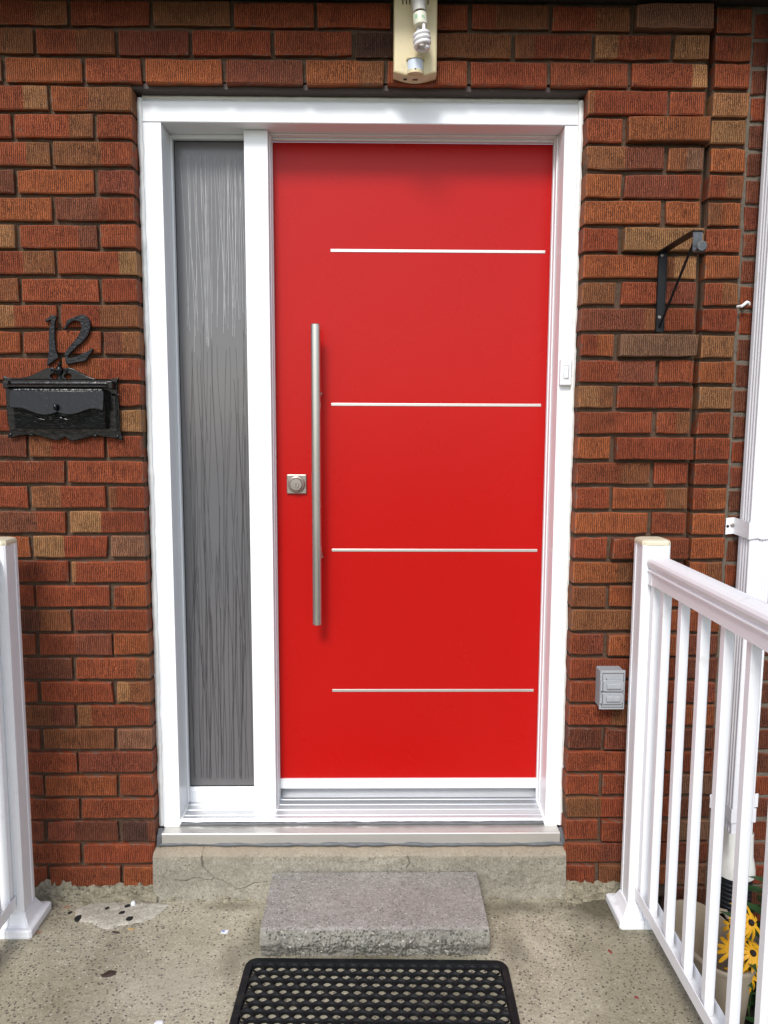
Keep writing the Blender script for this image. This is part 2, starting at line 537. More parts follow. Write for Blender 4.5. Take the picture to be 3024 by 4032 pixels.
g = from_data('ground', [(-300, -600, -.26), (300, -600, -.26), (300, 200, -.26), (-300, 200, -.26)], [(0, 1, 2, 3)], 'lawn')
g['kind'] = 'structure'
SLAB_R = 1.447
bm = bmesh.new()
bm_box(bm, -2.4, SLAB_R, -3.4, .20, -.25, -.012, 0)
slab = bm_obj('porch_slab', bm, 'slab_concrete')
slab['kind'] = 'structure'

def slab_top(u, v):
    x = -2.4 + u * (SLAB_R + 2.4); y = -3.4 + v * 3.6
    e = min(1, min(SLAB_R - x, x + 2.4) / .02)
    return (x, y, .0008 * fb(x * 6, y * 6, 0) + .0006 * fb(x * 25, y * 25, 4) - .010 * (1 - e))
o = grid_obj('slab_surface', 260, 260, slab_top, 'slab_concrete', slab)

def soil_fn(u, v):
    x = SLAB_R + u * 2.4; y = -3.4 + v * 3.6
    return (x, y, -.20 + .02 * fb(x * 9, y * 9, 1) + .012 * fb(x * 30, y * 30, 2))
g = grid_obj('garden_soil', 110, 160, soil_fn, 'soil'); g['kind'] = 'structure'

# ------------------------------------------------------------------ house wall of single bricks
CH = .0705; BH = .0592; JT = CH - BH; Z0 = 2.215
PAL = {'R': (.228, .054, .0205), 'O': (.270, .078, .026), 'D': (.152, .048, .024), 'T': (.285, .138, .056),
       'B': (.205, .077, .030), 'K': (.075, .036, .024), 'P': (.190, .052, .026), 'G': (.205, .098, .054)}

def brick_mesh(x0, x1, y0, z0, z1, spec, depth=.09, chip=0.0, jit=.0015):
    """returns verts, faces, attributes for one brick; spec like 'R', 'RT.7'"""
    a = spec[0]; b = a; s = 9.0
    if len(spec) > 1:
        b = spec[1]; s = float(spec[2:])
    L = x1 - x0
    def hue(c):
        k = rnd.uniform(.86, 1.16); w = rnd.uniform(-.08, .08)
        return (c[0] * k, c[1] * k * (1 + w), c[2] * k * (1 + w))
    ca, cb = hue(PAL[a]), hue(PAL[b])
    seed = rnd.random()
    nx, nz = 4, 1
    if L < .12: nx = 3
    per = []
    for i in range(nx): per.append((x0 + L * i / nx, z0))
    for i in range(nz): per.append((x1, z0 + (z1 - z0) * i / nz))
    for i in range(nx): per.append((x1 - L * i / nx, z1))
    for i in range(nz): per.append((x0, z1 - (z1 - z0) * i / nz))
    per = [(px + rnd.uniform(-jit, jit), pz + rnd.uniform(-jit, jit)) for px, pz in per]
    if rnd.random() < .35:
        ci = rnd.choice([0, nx, nx + nz, 2 * nx + nz]); qx, qz = per[ci]
        per[ci] = (qx + math.copysign(rnd.uniform(.001, .0035), (x0 + x1) / 2 - qx), qz + math.copysign(rnd.uniform(.001, .004), (z0 + z1) / 2 - qz))
    cx, cz = (x0 + x1) / 2, (z0 + z1) / 2
    n = len(per)
    ty = rnd.uniform(-.0012, .0012)
    vs = []; ed = []
    for px, pz in per:
        dx = -math.copysign(min(.0032, abs(px - cx)), px - cx) if abs(abs(px - cx) - L / 2) < .003 else 0
        dz = -math.copysign(.0028, pz - cz)
        vs.append((px + dx, y0 + ty * (px - cx) / L * 2, pz + dz)); ed.append(.45)
    for px, pz in per: vs.append((px, y0 + .0026, pz)); ed.append(1.0)
    for px, pz in per: vs.append((px, y0 + depth, pz)); ed.append(.2)
    vs.append((cx, y0, cz)); ed.append(0.0)
    fs = []
    for i in range(n):
        j = (i + 1) % n
        fs.append((3 * n, i, j)); fs.append((i, n + i, n + j, j)); fs.append((n + i, 2 * n + i, 2 * n + j, n + j))
    at = [(v[0] - x0, v[1] - y0, v[2] - z0) for v in vs]
    return vs, fs, dict(loc=at, ca=ca, cb=cb, sp=s * L, seed=seed, edge=ed)

def brick_attrs(me, parts):
    """parts: list of (nverts, dict)"""
    for nm, ty in (('loc', 'FLOAT_VECTOR'), ('ca', 'FLOAT_COLOR'), ('cb', 'FLOAT_COLOR'), ('sp', 'FLOAT'), ('seed', 'FLOAT'), ('edge', 'FLOAT')):
        me.attributes.new(nm, ty, 'POINT')
    la, a1, a2, a3, a4, a5 = (me.attributes[q] for q in ('loc', 'ca', 'cb', 'sp', 'seed', 'edge'))
    k = 0
    for n, d in parts:
        for i in range(n):
            la.data[k].vector = d['loc'][i]
            a1.data[k].color = (*d['ca'], 1); a2.data[k].color = (*d['cb'], 1)
            a3.data[k].value = d['sp']; a4.data[k].value = d['seed']; a5.data[k].value = d['edge'][i]
            k += 1

def add_brick(parent, x0, x1, y0, z0, spec, depth=.09, far=None):
    z1 = z0 + BH
    vs, fs, d = brick_mesh(x0, x1, y0, z0, z1, spec, depth)
    if far is not None:
        far.append((vs, fs, d)); return
    me = bpy.data.meshes.new('brick')
    me.from_pydata(vs, [], fs); me.update()
    brick_attrs(me, [(len(vs), d)])
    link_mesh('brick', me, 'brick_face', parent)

def far_bricks(parent, lst):
    if not lst: return
    vs = []; fs = []; parts = []
    for v, f, d in lst:
        o = len(vs); vs += v; fs += [tuple(i + o for i in q) for q in f]; parts.append((len(v), d))
    me = bpy.data.meshes.new('outer_bricks'); me.from_pydata(vs, [], fs); me.update()
    brick_attrs(me, parts)
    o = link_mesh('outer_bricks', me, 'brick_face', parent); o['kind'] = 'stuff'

wall = thing('house_wall', 'red brown rug-textured brick wall with brown mortar around the red door', 'wall', (.6, .1, 0))
FY = .0155
W = 1.2106
# mortar beds (butted end to end)
def mortar_front(x0_, x1_, z0_, z1_, y_, mat, par, sd, amp=.0032, cell=.008):
    # unevenly struck mortar face standing a little in front of its backing block
    nx_ = max(2, int((x1_ - x0_) / cell)); nz_ = max(2, int((z1_ - z0_) / cell))
    def fn(u, v):
        x = x0_ + u * (x1_ - x0_); z = z0_ + v * (z1_ - z0_)
        return (x, y_ + amp * fb(x * 38, sd, z * 38) + .6 * amp * fb(x * 11, sd + 4, z * 11), z)
    return grid_obj('mortar', nx_, nz_, fn, mat, par)
for x0_, x1_, z0_, z1_ in ((-1.5, -.004, -.02, 2.2925), (W + .004, 1.5245, -.02, 2.2925), (-1.5, 1.5245, 2.2945, 2.496)):
    box('mortar_core', x0_, x1_, FY + .010, .24, z0_, z1_, 'mortar_brown', wall)
    mortar_front(max(x0_, -.7), x1_, z0_, z1_, FY, 'mortar_brown', wall, x0_)
box('vertical_joint', 1.5245, 1.5475, .0480, .24, -.25, 2.496, 'mortar_brown', wall)

LEFT = {  # courses counted down from the head of the opening: bricks from the corner outwards
 0: ['OB.45', 'RT.70', 'R'], 1: ['R', 'RB.7', 'R'], 2: ['BR.6', 'RB.7', 'R'], 3: ['P', 'O', 'D'], 4: ['DR.55', 'O', 'R'],
 5: ['R', 'RD.75', 'T'], 6: ['RT.78', 'RB.6', 'R'], 7: ['R', 'R', 'B'], 8: ['RB.5', 'TR.45', 'R'], 9: ['DB.5', 'R', 'O'],
 10: ['OR.5', 'R', 'P'], 11: ['R', 'R', 'R'], 12: ['T', 'R', 'B'], 13: ['R', 'BR.3', 'D'], 14: ['R', 'R', 'D'], 15: ['BR.2', 'BR.4', 'R'],
 16: ['TR.42', 'DR.62', 'R'], 17: ['G', 'TR.42', 'O'], 18: ['TR.05', 'R', 'R'], 19: ['RO.3', 'R', 'R'], 20: ['PR.5', 'DB.6', 'D'],
 21: ['O', 'RP.5', 'R'], 22: ['RB.82', 'D', 'D'], 23: ['TB.4', 'R', 'R'], 24: ['BR.2', 'BP.7', 'R'], 25: ['G', 'B', 'P'],
 26: ['P', 'R', 'R'], 27: ['R', 'O', 'R'], 28: ['R', 'R', 'R'], 29: ['KD.8', 'PD.4', 'P'], 30: ['R', 'R', 'R'], 31: ['O', 'R', 'R']}
RIGHT = {  # from the opening outwards: even = stretcher + half, odd = half + stretcher
 0: ['BR.08', 'R'], 1: ['R', 'O'], 2: ['BD.5', 'BG.5'], 3: ['O', 'PR.7'], 4: ['O', 'O'], 5: ['R', 'T'], 6: ['O', 'BT.3'], 7: ['B', 'RP.5'],
 8: ['PB.84', 'R'], 9: ['RO.5', 'G'], 10: ['RP.5', 'R'], 11: ['TB.6', 'R'], 12: ['RR.5', 'RB.6'], 13: ['O', 'R'], 14: ['RB.6', 'R'],
 15: ['R', 'OB.7'], 16: ['O', 'R'], 17: ['R', 'R'], 18: ['OB.6', 'O'], 19: ['B', 'O'], 20: ['B', 'O'], 21: ['RP.5', 'O'], 22: ['R', 'R'],
 23: ['R', 'R'], 24: ['RB.6', 'R'], 25: ['D', 'P'], 26: ['R', 'R'], 27: ['R', 'R'], 28: ['BR.5', 'R'], 29: ['R', 'R'], 30: ['RP.5', 'R'], 31: ['R', 'BO.4']}
PROUD = {1, 5, 9, 13, 17, 21, 25, 29}
outer = []
g2 = JT / 2
for k in range(32):
    zb = Z0 - k * CH
    if k % 2 == 0: cuts = [0, -.216, -.432, -.648, -.864, -1.08, -1.296, -1.5]
    else: cuts = [0, -.1014, -.3174, -.5334, -.7494, -.9654, -1.1814, -1.3974]
    for i in range(len(cuts) - 1):
        xr = cuts[i] - (g2 if i else 0); xl = cuts[i + 1] + g2
        sp_ = LEFT[k][i] if i < 3 else rnd.choice(['R', 'R', 'O', 'P', 'RB.5', 'D', 'TR.4'])
        if i < 3 and xr < -.415: far = outer
        else: far = outer if i >= 3 else None
        j = rnd.uniform(-.0025, .0025) if i else rnd.uniform(-.003, .0015)
        add_brick(wall, xl + rnd.uniform(-.002, .002), xr + j, rnd.uniform(-.0018, .0018), zb + rnd.uniform(-.0012, .0012), sp_, .10 if i == 0 else .06, far)
    # right of the door
    if k % 2 == 0: ends = [(W, W + .216 - g2), (W + .216 + g2, 1.5255)]
    else: ends = [(W, W + .1014 - g2), (W + .1014 + g2, 1.5255)]
    for i, (xa, xb) in enumerate(ends):
        y0 = rnd.uniform(-.0018, .0018)
        if i == 1 and k in PROUD: y0 = -.018 if k < 18 else -.011
        if i == 0: xa += rnd.uniform(-.0015, .003)
        add_brick(wall, xa, xb + rnd.uniform(-.004, .002) + (.006 if (i == 1 and k in PROUD) else 0), y0, zb + rnd.uniform(-.0012, .0012), RIGHT[k][i], .10)
# courses over the opening
TOP = {-1: ([-.334, -.123, .032, .245, .457, .672, .892, 1.105, 1.320, 1.531], ['O', 'R', 'O', 'PD.6', 'OB.7', 'R', 'R', 'R', 'RT.80']),
       -2: ([-.247, -.034, .159, .374, .588, .798, 1.008, 1.220, 1.429, 1.531], ['RB.5', 'P', 'R', 'R', 'K', 'B', 'BR.25', 'TR.3', 'T']),
       -3: ([-.157, .059, .269, .487, .690, .893, 1.107, 1.321, 1.533], ['R', 'B', 'R', 'R', 'R', 'RB.3', 'RB.55', 'G']),
       -4: ([-.260, -.040, .165, .380, .590, .800, 1.010, 1.215, 1.425, 1.531], ['R', 'P', 'R', 'B', 'R', 'O', 'R', 'D', 'R'])}
for k, (cuts, cols) in TOP.items():
    if k < -3: continue
    zb = Z0 - k * CH
    x = cuts[0]
    lead = []
    while x > -1.5:
        lead.append((x - .216, x)); x -= .216
    for i, (xa, xb) in enumerate(lead):
        add_brick(wall, max(xa + g2, -1.5), xb - g2, rnd.uniform(-.0018, .0018), zb, ['RB.6', 'R', 'P', 'R', 'O', 'R', 'B'][i % 7], .06, None if i == 0 and k > -4 else outer)
    for i in range(len(cuts) - 1):
        last = i == len(cuts) - 2
        y0 = -.018 if (k == -3 and last) else rnd.uniform(-.0018, .0018)
        add_brick(wall, cuts[i] + g2 + rnd.uniform(-.001, .001), cuts[i + 1] - (g2 if not last else .004), y0, zb + rnd.uniform(-.0012, .0012), cols[i], .06)
far_bricks(wall, outer)
# steel lintel above the frame and the eave that shades the wall head
bm = bmesh.new()
bm_box(bm, -.05, W + .05, .020, .20, 2.2755, 2.2925, .002)
bm_obj('lintel', bm, 'lintel_brown', wall)
EAVE_D, EAVE_Z = .17, 2.497
box('eave', -2.2, 3.2, -EAVE_D, .24, EAVE_Z, EAVE_Z + .10, 'eave_brown', wall, .004)

# pier of headers beside the wall
pier = thing('brick_pier', 'narrow stacked column of brick ends right of the wide upright joint', 'pier', (1.594, .1, -.2))
box('mortar_core', 1.5475, 1.6425, FY + .010, .24, -.25, 2.496, 'mortar_brown', pier)
mortar_front(1.5475, 1.6425, -.25, 2.496, FY, 'mortar_brown', pier, 31.0)
PC = {-4: 'R', -3: 'R', -2: 'RO.5', -1: 'R', 0: 'T', 1: 'T', 2: 'O', 3: 'RB.5', 4: 'BO.4', 5: 'R', 6: 'O', 7: 'RB.5', 8: 'R', 9: 'T', 10: 'O', 11: 'T', 12: 'R', 13: 'R',
      14: 'R', 15: 'RO.4', 16: 'O', 17: 'O', 18: 'OB.5', 19: 'O', 20: 'O', 21: 'PD.5', 22: 'D', 23: 'P', 24: 'O', 25: 'D', 26: 'R', 27: 'G', 28: 'D', 29: 'G', 30: 'D', 31: 'G', 32: 'D', 33: 'D'}
for k in range(-4, 34):
    if k < -3: continue
    add_brick(pier, 1.5465 + rnd.uniform(-.002, .003), 1.640 + rnd.uniform(-.003, .002), rnd.uniform(-.002, .002), Z0 - k * CH + rnd.uniform(-.001, .001) - .001, PC[k], .10)

# neighbouring wall with grey mortar
nb = thing('neighbour_wall', 'darker brick wall with pale grey mortar behind the white downspout', 'wall', (2.2, .1, -.2))
NY = .014
box('mortar_core', 1.6425, 3.0, NY + .012, .24, -.25, 2.496, 'mortar_grey', nb)
mortar_front(1.6425, 2.1, -.25, 2.496, NY + .0045, 'mortar_grey', nb, 57.0)
nouter = []
for k in range(-4, 34):
    if k < -3: continue
    zb = Z0 - k * CH - .010
    xs = [1.653, 1.757, 1.973, 2.189, 2.405, 2.621, 2.837, 3.0] if k % 2 else [1.653, 1.865, 2.081, 2.297, 2.513, 2.729, 2.945, 3.0]
    for i in range(len(xs) - 1):
        vis = xs[i] < 1.80
        add_brick(nb, xs[i] + (0 if i == 0 else g2), xs[i + 1] - g2, NY + rnd.uniform(-.003, .002), zb + rnd.uniform(-.0015, .0015),
                  rnd.choice(['D', 'P', 'D', 'R', 'PD.5', 'D', 'R']), .06, None if vis else nouter)
far_bricks(nb, nouter)

# ------------------------------------------------------------------ door frame with sidelite, sill and nosing
FR = thing('door_frame', 'white vinyl door frame with a narrow sidelite left of the red door', 'door frame', (.606, .12, .15))
CAP = .055
SX0, SX1 = .0065, 1.2055          # outer edges of the capping
IX0, IX1 = .0620, 1.1635          # inner edges
ZH, ZT, ZB = 2.2070, 2.2715, .1885
bm = bmesh.new()
# header: capping whose top edge leans back a little
prof = [(CAP, ZH), (CAP, ZT - .012), (CAP + .010, ZT), (.20, ZT), (.20, ZH)]
bm_extrude_profile(bm, prof, 'X', SX0, SX1)
es = [e for e in bm.edges if abs(e.verts[0].co.y - CAP) < 1e-5 and abs(e.verts[1].co.y - CAP) < 1e-5]
bmesh.ops.bevel(bm, geom=es, offset=.0015, segments=2, affect='EDGES')
bm_obj('header_cap', bm, 'white_vinyl', FR)
box('side_cap', SX0, IX0, CAP + .0006, .20, ZB, ZH - .0016, 'white_vinyl', FR, .0014)
box('side_cap', IX1, SX1, CAP + .0006, .20, ZB, ZH - .0016, 'white_vinyl', FR, .0014)
MX0, MX1, MY = .2775, .3445, .105
box('mullion', MX0, MX1, MY, .205, .2085, ZH - .0008, 'white_vinyl', FR, .002)
# stops and glazing beads (each a step of its own)
def bead(name, x0, x1, y0, y1, z0, z1, par=FR):
    return box(name, x0, x1, y0, y1, z0, z1, 'white_vinyl', par, .0012)
bead('glazing_bead', IX0 + .0003, IX0 + .0065, .143, .172, .2145, ZH - .0005)
bead('glazing_bead', MX0 - .0050, MX0 - .0003, .143, .172, .2145, ZH - .0005)
bead('glazing_bead', IX0 + .0070, MX0 - .0055, .143, .172, ZH - .0118, ZH - .0005)
bead('door_stop', MX1 + .0003, MX1 + .0040, .128, .150, .2155, ZH - .0005)
bead('door_stop', MX1 + .0003, MX1 + .0062, .152, .1675, .2155, ZH - .0005)
bead('door_stop', IX1 - .0040, IX1 - .0003, .128, .150, .2125, ZH - .0005)
bead('door_stop', IX1 - .0068, IX1 - .0003, .152, .1675, .2125, ZH - .0005)
bead('door_stop', MX1 + .0045, IX1 - .0045, .130, .150, ZH - .0050, ZH - .0005)
bead('door_stop', MX1 + .0068, IX1 - .0072, .152, .1675, ZH - .0108, ZH - .0005)
# bottom rail of the sidelite
bm = bmesh.new()
bm_extrude_profile(bm, [(.1545, .2125), (.1545, .2490), (.1550, .2500), (.1605, .2595), (.1625, .2605), (.19, .2605), (.19, .2125)], 'X', IX0 + .0068, MX0 - .0052)
bm_obj('bottom_rail', bm, 'white_vinyl', FR)
# glass with etched lines
GY = .1635
glass = box('glass_pane', IX0 + .004, MX0 - .003, GY, GY + .008, .255, ZH - .004, 'frosted_glass', FR)
box('gasket', IX0 + .0062, IX0 + .0078, .1605, GY + .004, .262, ZH - .0125, 'dark_slot', FR)
box('gasket', IX0 + .0078, MX0 - .0055, .1605, GY + .004, ZH - .0137, ZH - .0121, 'dark_slot', FR)
box('gasket', IX0 + .0078, MX0 - .0055, .1605, GY + .004, .2607, .2622, 'dark_slot', FR)

def strands(name, specs, width, mat, yoff):
    vs = []; fs = []
    for si, (x, zt, zb, amp, sd, drift) in enumerate(specs):
        yo = yoff + .00003 * si
        n = max(8, int((zt - zb) / .016))
        st = len(vs)
        for i in range(n + 1):
            tt = i / n
            z = zt + (zb - zt) * tt
            xx = x + amp * (noise.noise(Vector((sd, z * 2.3, 0))) + .10 * noise.noise(Vector((sd + 9, z * 6, 3)))) + drift * tt
            if xx < IX0 + .009: xx = 2 * (IX0 + .009) - xx
            if xx > MX0 - .007: xx = 2 * (MX0 - .007) - xx
            w = width * (1 + .3 * noise.noise(Vector((sd, z * 20, 5)))) / 2
            vs.append((xx - w, GY - yo, z)); vs.append((xx + w, GY - yo, z))
        for i in range(n):
            a = st + 2 * i
            fs.append((a, a + 1, a + 3, a + 2))
    o = from_data(name, vs, fs, mat, glass); o['kind'] = 'stuff'
    return o
r2 = random.Random(5)
xs_l = [.093, .107, .110, .113, .122, .130, .136, .143, .147, .155, .157, .160, .166, .170, .186, .188, .197, .206, .208, .215, .224, .226, .229, .231, .237, .238, .244, .246, .251, .258, .262, .225, .205, .150]
light = [(x, 2.158 - (.008 if i == 0 else r2.uniform(0, .002)), r2.uniform(1.64, 1.73) if x > .165 else r2.uniform(1.60, 1.70), .013, r2.uniform(0, 99), r2.uniform(-.012, .014)) for i, x in enumerate(xs_l)]
strands('etched_lines', light, .00115, 'etch_light', .0006)
dark = []
for i in range(46):
    x = r2.uniform(IX0 + .014, MX0 - .010)
    zt = r2.uniform(1.42, 1.72) if i < 20 else r2.uniform(.75, 1.6)
    ln = r2.uniform(.35, .95)
    dark.append((x, zt, max(.285 + r2.uniform(0, .01), zt - ln), .015, r2.uniform(0, 99), r2.uniform(-.022, .022)))
for i in range(24):
    x = IX0 + .016 + i * .0078 + r2.uniform(-.003, .003)
    dark.append((x, r2.uniform(.7, 1.15), .284 + r2.uniform(0, .006), .014, r2.uniform(0, 99), r2.uniform(-.015, .015)))
strands('etched_lines', dark, .0008, 'etch_dark', .0004)

# ridged aluminium sill
bm = bmesh.new()
prof = []
def sill_z(y): return .2040 + (y - .062) * .085
ys = [.066, .0825, .111, .139, .167]
prof.append((.060, .1925)); prof.append((.060, .2000)); prof.append((.0625, .2035))
for y in ys:
    prof += [(y - .0022, sill_z(y)), (y - .0012, sill_z(y) + .0022), (y + .0012, sill_z(y) + .0024), (y + .0022, sill_z(y) + .0002)]
prof += [(.180, sill_z(.180)), (.206, .2360), (.245, .2365), (.245, .1925)]
bm_extrude_profile(bm, prof, 'X', IX0 + .0005, IX1 - .0005)
bm_obj('sill', bm, 'aluminium', FR)
# projecting nosing below it
bm = bmesh.new()
prof = [(.075, .1540), (.0105, .1540), (.0095, .1560), (.0095, .1850), (.0110, .1880), (.0140, .1885), (.0590, .1880), (.075, .1880)]
bm_extrude_profile(bm, prof, 'X', .0185, 1.1985)
bm_obj('nosing', bm, 'nosing_metal', FR)

def bead_line(bm, pts, r, seed, seg=8, amp=.35, freq=30, flat=1.0):
    """uneven hand-laid sealant bead"""
    P = []
    rr = []
    for a, b in zip(pts, pts[1:]):
        a = Vector(a); b = Vector(b); n = max(3, int((b - a).length / .009))
        for i in range(n):
            p = a.lerp(b, i / n); P.append(p)
    P.append(Vector(pts[-1]))
    Q = []
    for p in P:
        q = Vector((fb(p.x * freq + seed, p.y * freq, p.z * freq), fb(p.x * freq, p.y * freq + seed, p.z * freq), fb(p.x * freq, p.y * freq, p.z * freq + seed)))
        Q.append(p + q * r * amp * .6)
        rr.append(r * (1 + amp * fb(p.x * freq * .6, p.y * freq * .6 + 3.3 * seed, p.z * freq * .6)))
    bm_tube(bm, Q, rr, seg)
for (x, sd) in ((.0060, 1.0), (1.2062, 2.0)):
    bm = bmesh.new()
    bead_line(bm, [(x, .0555, ZB + .002), (x, .0555, ZT - .004)], .0078, sd)
    bm_obj('caulk_bead', bm, 'white_caulk', FR, True)
bm = bmesh.new()
bead_line(bm, [(.012, .062, ZT + .001), (1.200, .062, ZT + .001)], .0050, 3.0, amp=.25)
bm_obj('caulk_bead', bm, 'white_caulk', FR, True)
bm = bmesh.new()      # around the feet of the frame and mullion
bead_line(bm, [(.014, .054, .1885), (.058, .054, .1900), (.0625, .062, .2035), (.0635, .140, .2130)], .0050, 4.0, amp=.5, freq=45)
bm_obj('caulk_bead', bm, 'white_caulk', FR, True)
bm = bmesh.new()
bead_line(bm, [(1.198, .054, .1885), (1.166, .054, .1900), (1.1625, .062, .2035), (1.1615, .150, .2140)], .0052, 5.0, amp=.5, freq=45)
bm_obj('caulk_bead', bm, 'white_caulk', FR, True)
bm = bmesh.new()
bead_line(bm, [(.2760, .128, .2100), (.2770, .104, .2080), (.3445, .104, .2080), (.3470, .152, .2130)], .0046, 6.0, amp=.6, freq=50)
bm_obj('caulk_bead', bm, 'white_caulk', FR, True)
for (x, z) in ((.0660, 2.200), (.3475, 2.2015), (1.1600, 2.2015), (.2755, 2.2045)):
    bm = bmesh.new(); bm_tube(bm, [(x - .004, .146, z + .003), (x, .144, z), (x + .003, .144, z - .004)], [.003, .0055, .003], 8)
    bm_obj('caulk_dab', bm, 'white_caulk', FR, True)
bm = bmesh.new()
bead_line(bm, [(.064, .0585, .1925), (.6, .0585, .1920), (1.162, .0585, .1925)], .0048, 7.0, amp=.5, freq=25)
bm_obj('sealant', bm, 'grey_caulk', FR, True)
bm = bmesh.new()
bead_line(bm, [(.012, .0125, .1545), (.3, .012, .1525), (.6, .012, .1530), (.9, .012, .1520), (1.205, .0125, .1535)], .0058, 8.0, amp=.6, freq=22)
bm_obj('sealant', bm, 'grey_caulk', FR, True)
for x, sd in ((.0100, 9.), (1.2060, 10.)):
    bm = bmesh.new()
    bead_line(bm, [(x, .016, .150), (x, .014, .175), (x, .034, .190)], .0085, sd, amp=.4, freq=40)
    bm_obj('sealant', bm, 'grey_caulk', FR, True)

# ------------------------------------------------------------------ red front door
DY = .170
DR = thing('front_door', 'satin red slab front door with four thin metal inlay strips', 'door', (.754, .19, .245))
DX0, DX1 = .3485, 1.1615
box('leaf', DX0, DX1, DY, DY + .040, .262, ZH - .0105, 'door_red', DR, .0012)
for z in (1.8955, 1.4505, 1.0105, .5685):
    bm = bmesh.new()
    bm_box(bm, .5150, 1.1430, DY - .0016, DY + .004, z - .0042, z + .0042, .0008)
    bm_obj('inlay_strip', bm, 'strip_metal', DR)
bm = bmesh.new()
bm_box(bm, DX0 + .0025, DX1 - .001, DY - .0050, DY + .038, .2505, .2815, .0012)
bm_box(bm, DX0 + .0025, DX1 - .001, DY - .0075, DY + .002, .2790, .2830, .0006)
bm_obj('bottom_sweep', bm, 'white_vinyl', DR)
bm = bmesh.new()
bm_box(bm, DX0 + .004, DX1 - .004, DY + .040, DY + .046, .2362, .2630, 0)
bm_obj('sweep_rubber', bm, 'dark_slot', DR)
# tall bar pull
hx, hy = .4745, .104
bm = bmesh.new()
bm_lathe(bm, [(.0122, .7955), (.0140, .7975), (.0140, 1.6755), (.0122, 1.6775)], (hx, hy, 0), 'Z', 32)
hd = bm_obj('pull_handle', bm, 'brushed_steel', DR, True)
for z in (1.480, .999):
    bm = bmesh.new()
    bm_cyl(bm, (hx, DY - .0002, z), (hx, hy, z), .0085, seg=18)
    bm_cyl(bm, (hx, DY - .0002, z), (hx, DY - .004, z), .0125, seg=20)
    bm_lathe(bm, [(.0055, .0), (.0052, .0020), (.0030, .0045), (.0, .0050)], (hx + .0128, .115, z), 'Y', 12)
    bm_obj('handle_post', bm, 'nickel', hd, True)
# square deadbolt
lx, lz = .4105, 1.2125
bm = bmesh.new(); bm_box(bm, lx - .0295, lx + .0295, DY - .0085, DY + .001, lz - .0290, lz + .0290, .0022)
db = bm_obj('deadbolt', bm, 'nickel', DR)
bm = bmesh.new(); bm_lathe(bm, [(.0258, .0), (.0258, .004), (.0238, .0085), (.0215, .0095), (.0205, .0080), (.0190, .0080), (.0175, .0150), (.0165, .0160), (.0, .0162)], (lx, DY - .0080, lz), 'Y', 36)
bm_obj('lock_collar', bm, 'nickel', db, True)
bm = bmesh.new(); bm_lathe(bm, [(.0088, .0), (.0088, .0020), (.0080, .0028), (.0, .0028)], (lx, DY - .0240, lz - .002), 'Y', 24)
bm_obj('lock_cylinder', bm, 'nickel', db, True)
box('keyway', lx - .0008, lx + .0008, DY - .0275, DY - .0262, lz - .0080, lz + .0035, 'dark_slot', db)

# doorbell on the right capping
bell = thing('doorbell', 'small white doorbell button on the right side of the white frame', 'doorbell', (1.183, .05, 1.503))
bm = bmesh.new(); bm_box(bm, 1.1665, 1.1990, .0385, .0548, 1.5030, 1.5765, .0035, 3)
bm_obj('housing', bm, 'white_rail', bell, False)
bm = bmesh.new(); bm_box(bm, 1.1775, 1.1890, .0350, .0400, 1.5230, 1.5560, .0020, 3)
bm_obj('button', bm, 'white_vinyl', bell)
bm = bmesh.new()
for a in ((1.1755, 1.1768), (1.1897, 1.1910)): bm_box(bm, a[0], a[1], .0379, .0390, 1.5210, 1.5580)
for a in ((1.5198, 1.5211), (1.5579, 1.5592)): bm_box(bm, 1.1755, 1.1910, .0379, .0390, a[0], a[1])
bm_obj('button_gap', bm, 'outlet_grey', bell)

# ------------------------------------------------------------------ concrete doorstep, mortar fillet, patch
CR = [[(.142, .150), (.140, .118), (.143, .097), (.160, .078), (.178, .061), (.200, .054), (.221, .039), (.247, .029), (.270, .034), (.292, .046), (.330, .049)],
      [(.118, .061), (.131, .062), (.150, .055), (.169, .056), (.178, .061)],
      [(.745, .125), (.752, .105), (.744, .09)], [(.118, .061), (.09, .052), (.06, .056)]]
SEGS = [(a, b) for c in CR for a, b in zip(c, c[1:])]
def crack_d(x, z):
    best = 1
    for (ax, az), (bx, bz) in SEGS:
        if abs(x - ax) > .08: continue
        dx, dz = bx - ax, bz - az
        t_ = max(0, min(1, ((x - ax) * dx + (z - az) * dz) / (dx * dx + dz * dz)))
        d = math.hypot(x - ax - dx * t_, z - az - dz * t_)
        if d < best: best = d
    return best
def step_fn(u, v):
    # v: 0 bottom of the front face .. 0.75 arris .. 1 back of the top
    x0, x1 = -.0035, 1.2140
    x = x0 + u * (x1 - x0)
    if v < .72:
        z = -.01 + .138 * v / .72; y = -.016 + .006 * (v / .72)
        z_arris = 0
    else:
        t_ = (v - .72) / .28
        z = .128 + .0225 * min(1, t_ * 1.4) ** .8; y = -.010 + .060 * t_
    w = fb(x * 9, z * 9, 1.7)
    y += .0035 * w + .0015 * fb(x * 45, z * 45, 7.0) - .0015
    z += .0025 * fb(x * 14, 3.0, 0.5) * (1 if v > .5 else v * 2)
    if v < .25: y -= (.25 - v) * .05 * (1 + .6 * fb(x * 12, 0, 4))      # rough toe
    d = crack_d(x + .002 * noise.noise(Vector((x * 80, z * 80, 0))), z)
    if d < .0028 and v < .95: y += .0075 * (1 - d / .0028)
    return (x, y, z)
st = grid_obj('doorstep', 620, 110, step_fn, 'step_concrete')
tag(st, 'cracked concrete doorstep under the door sill', 'step')

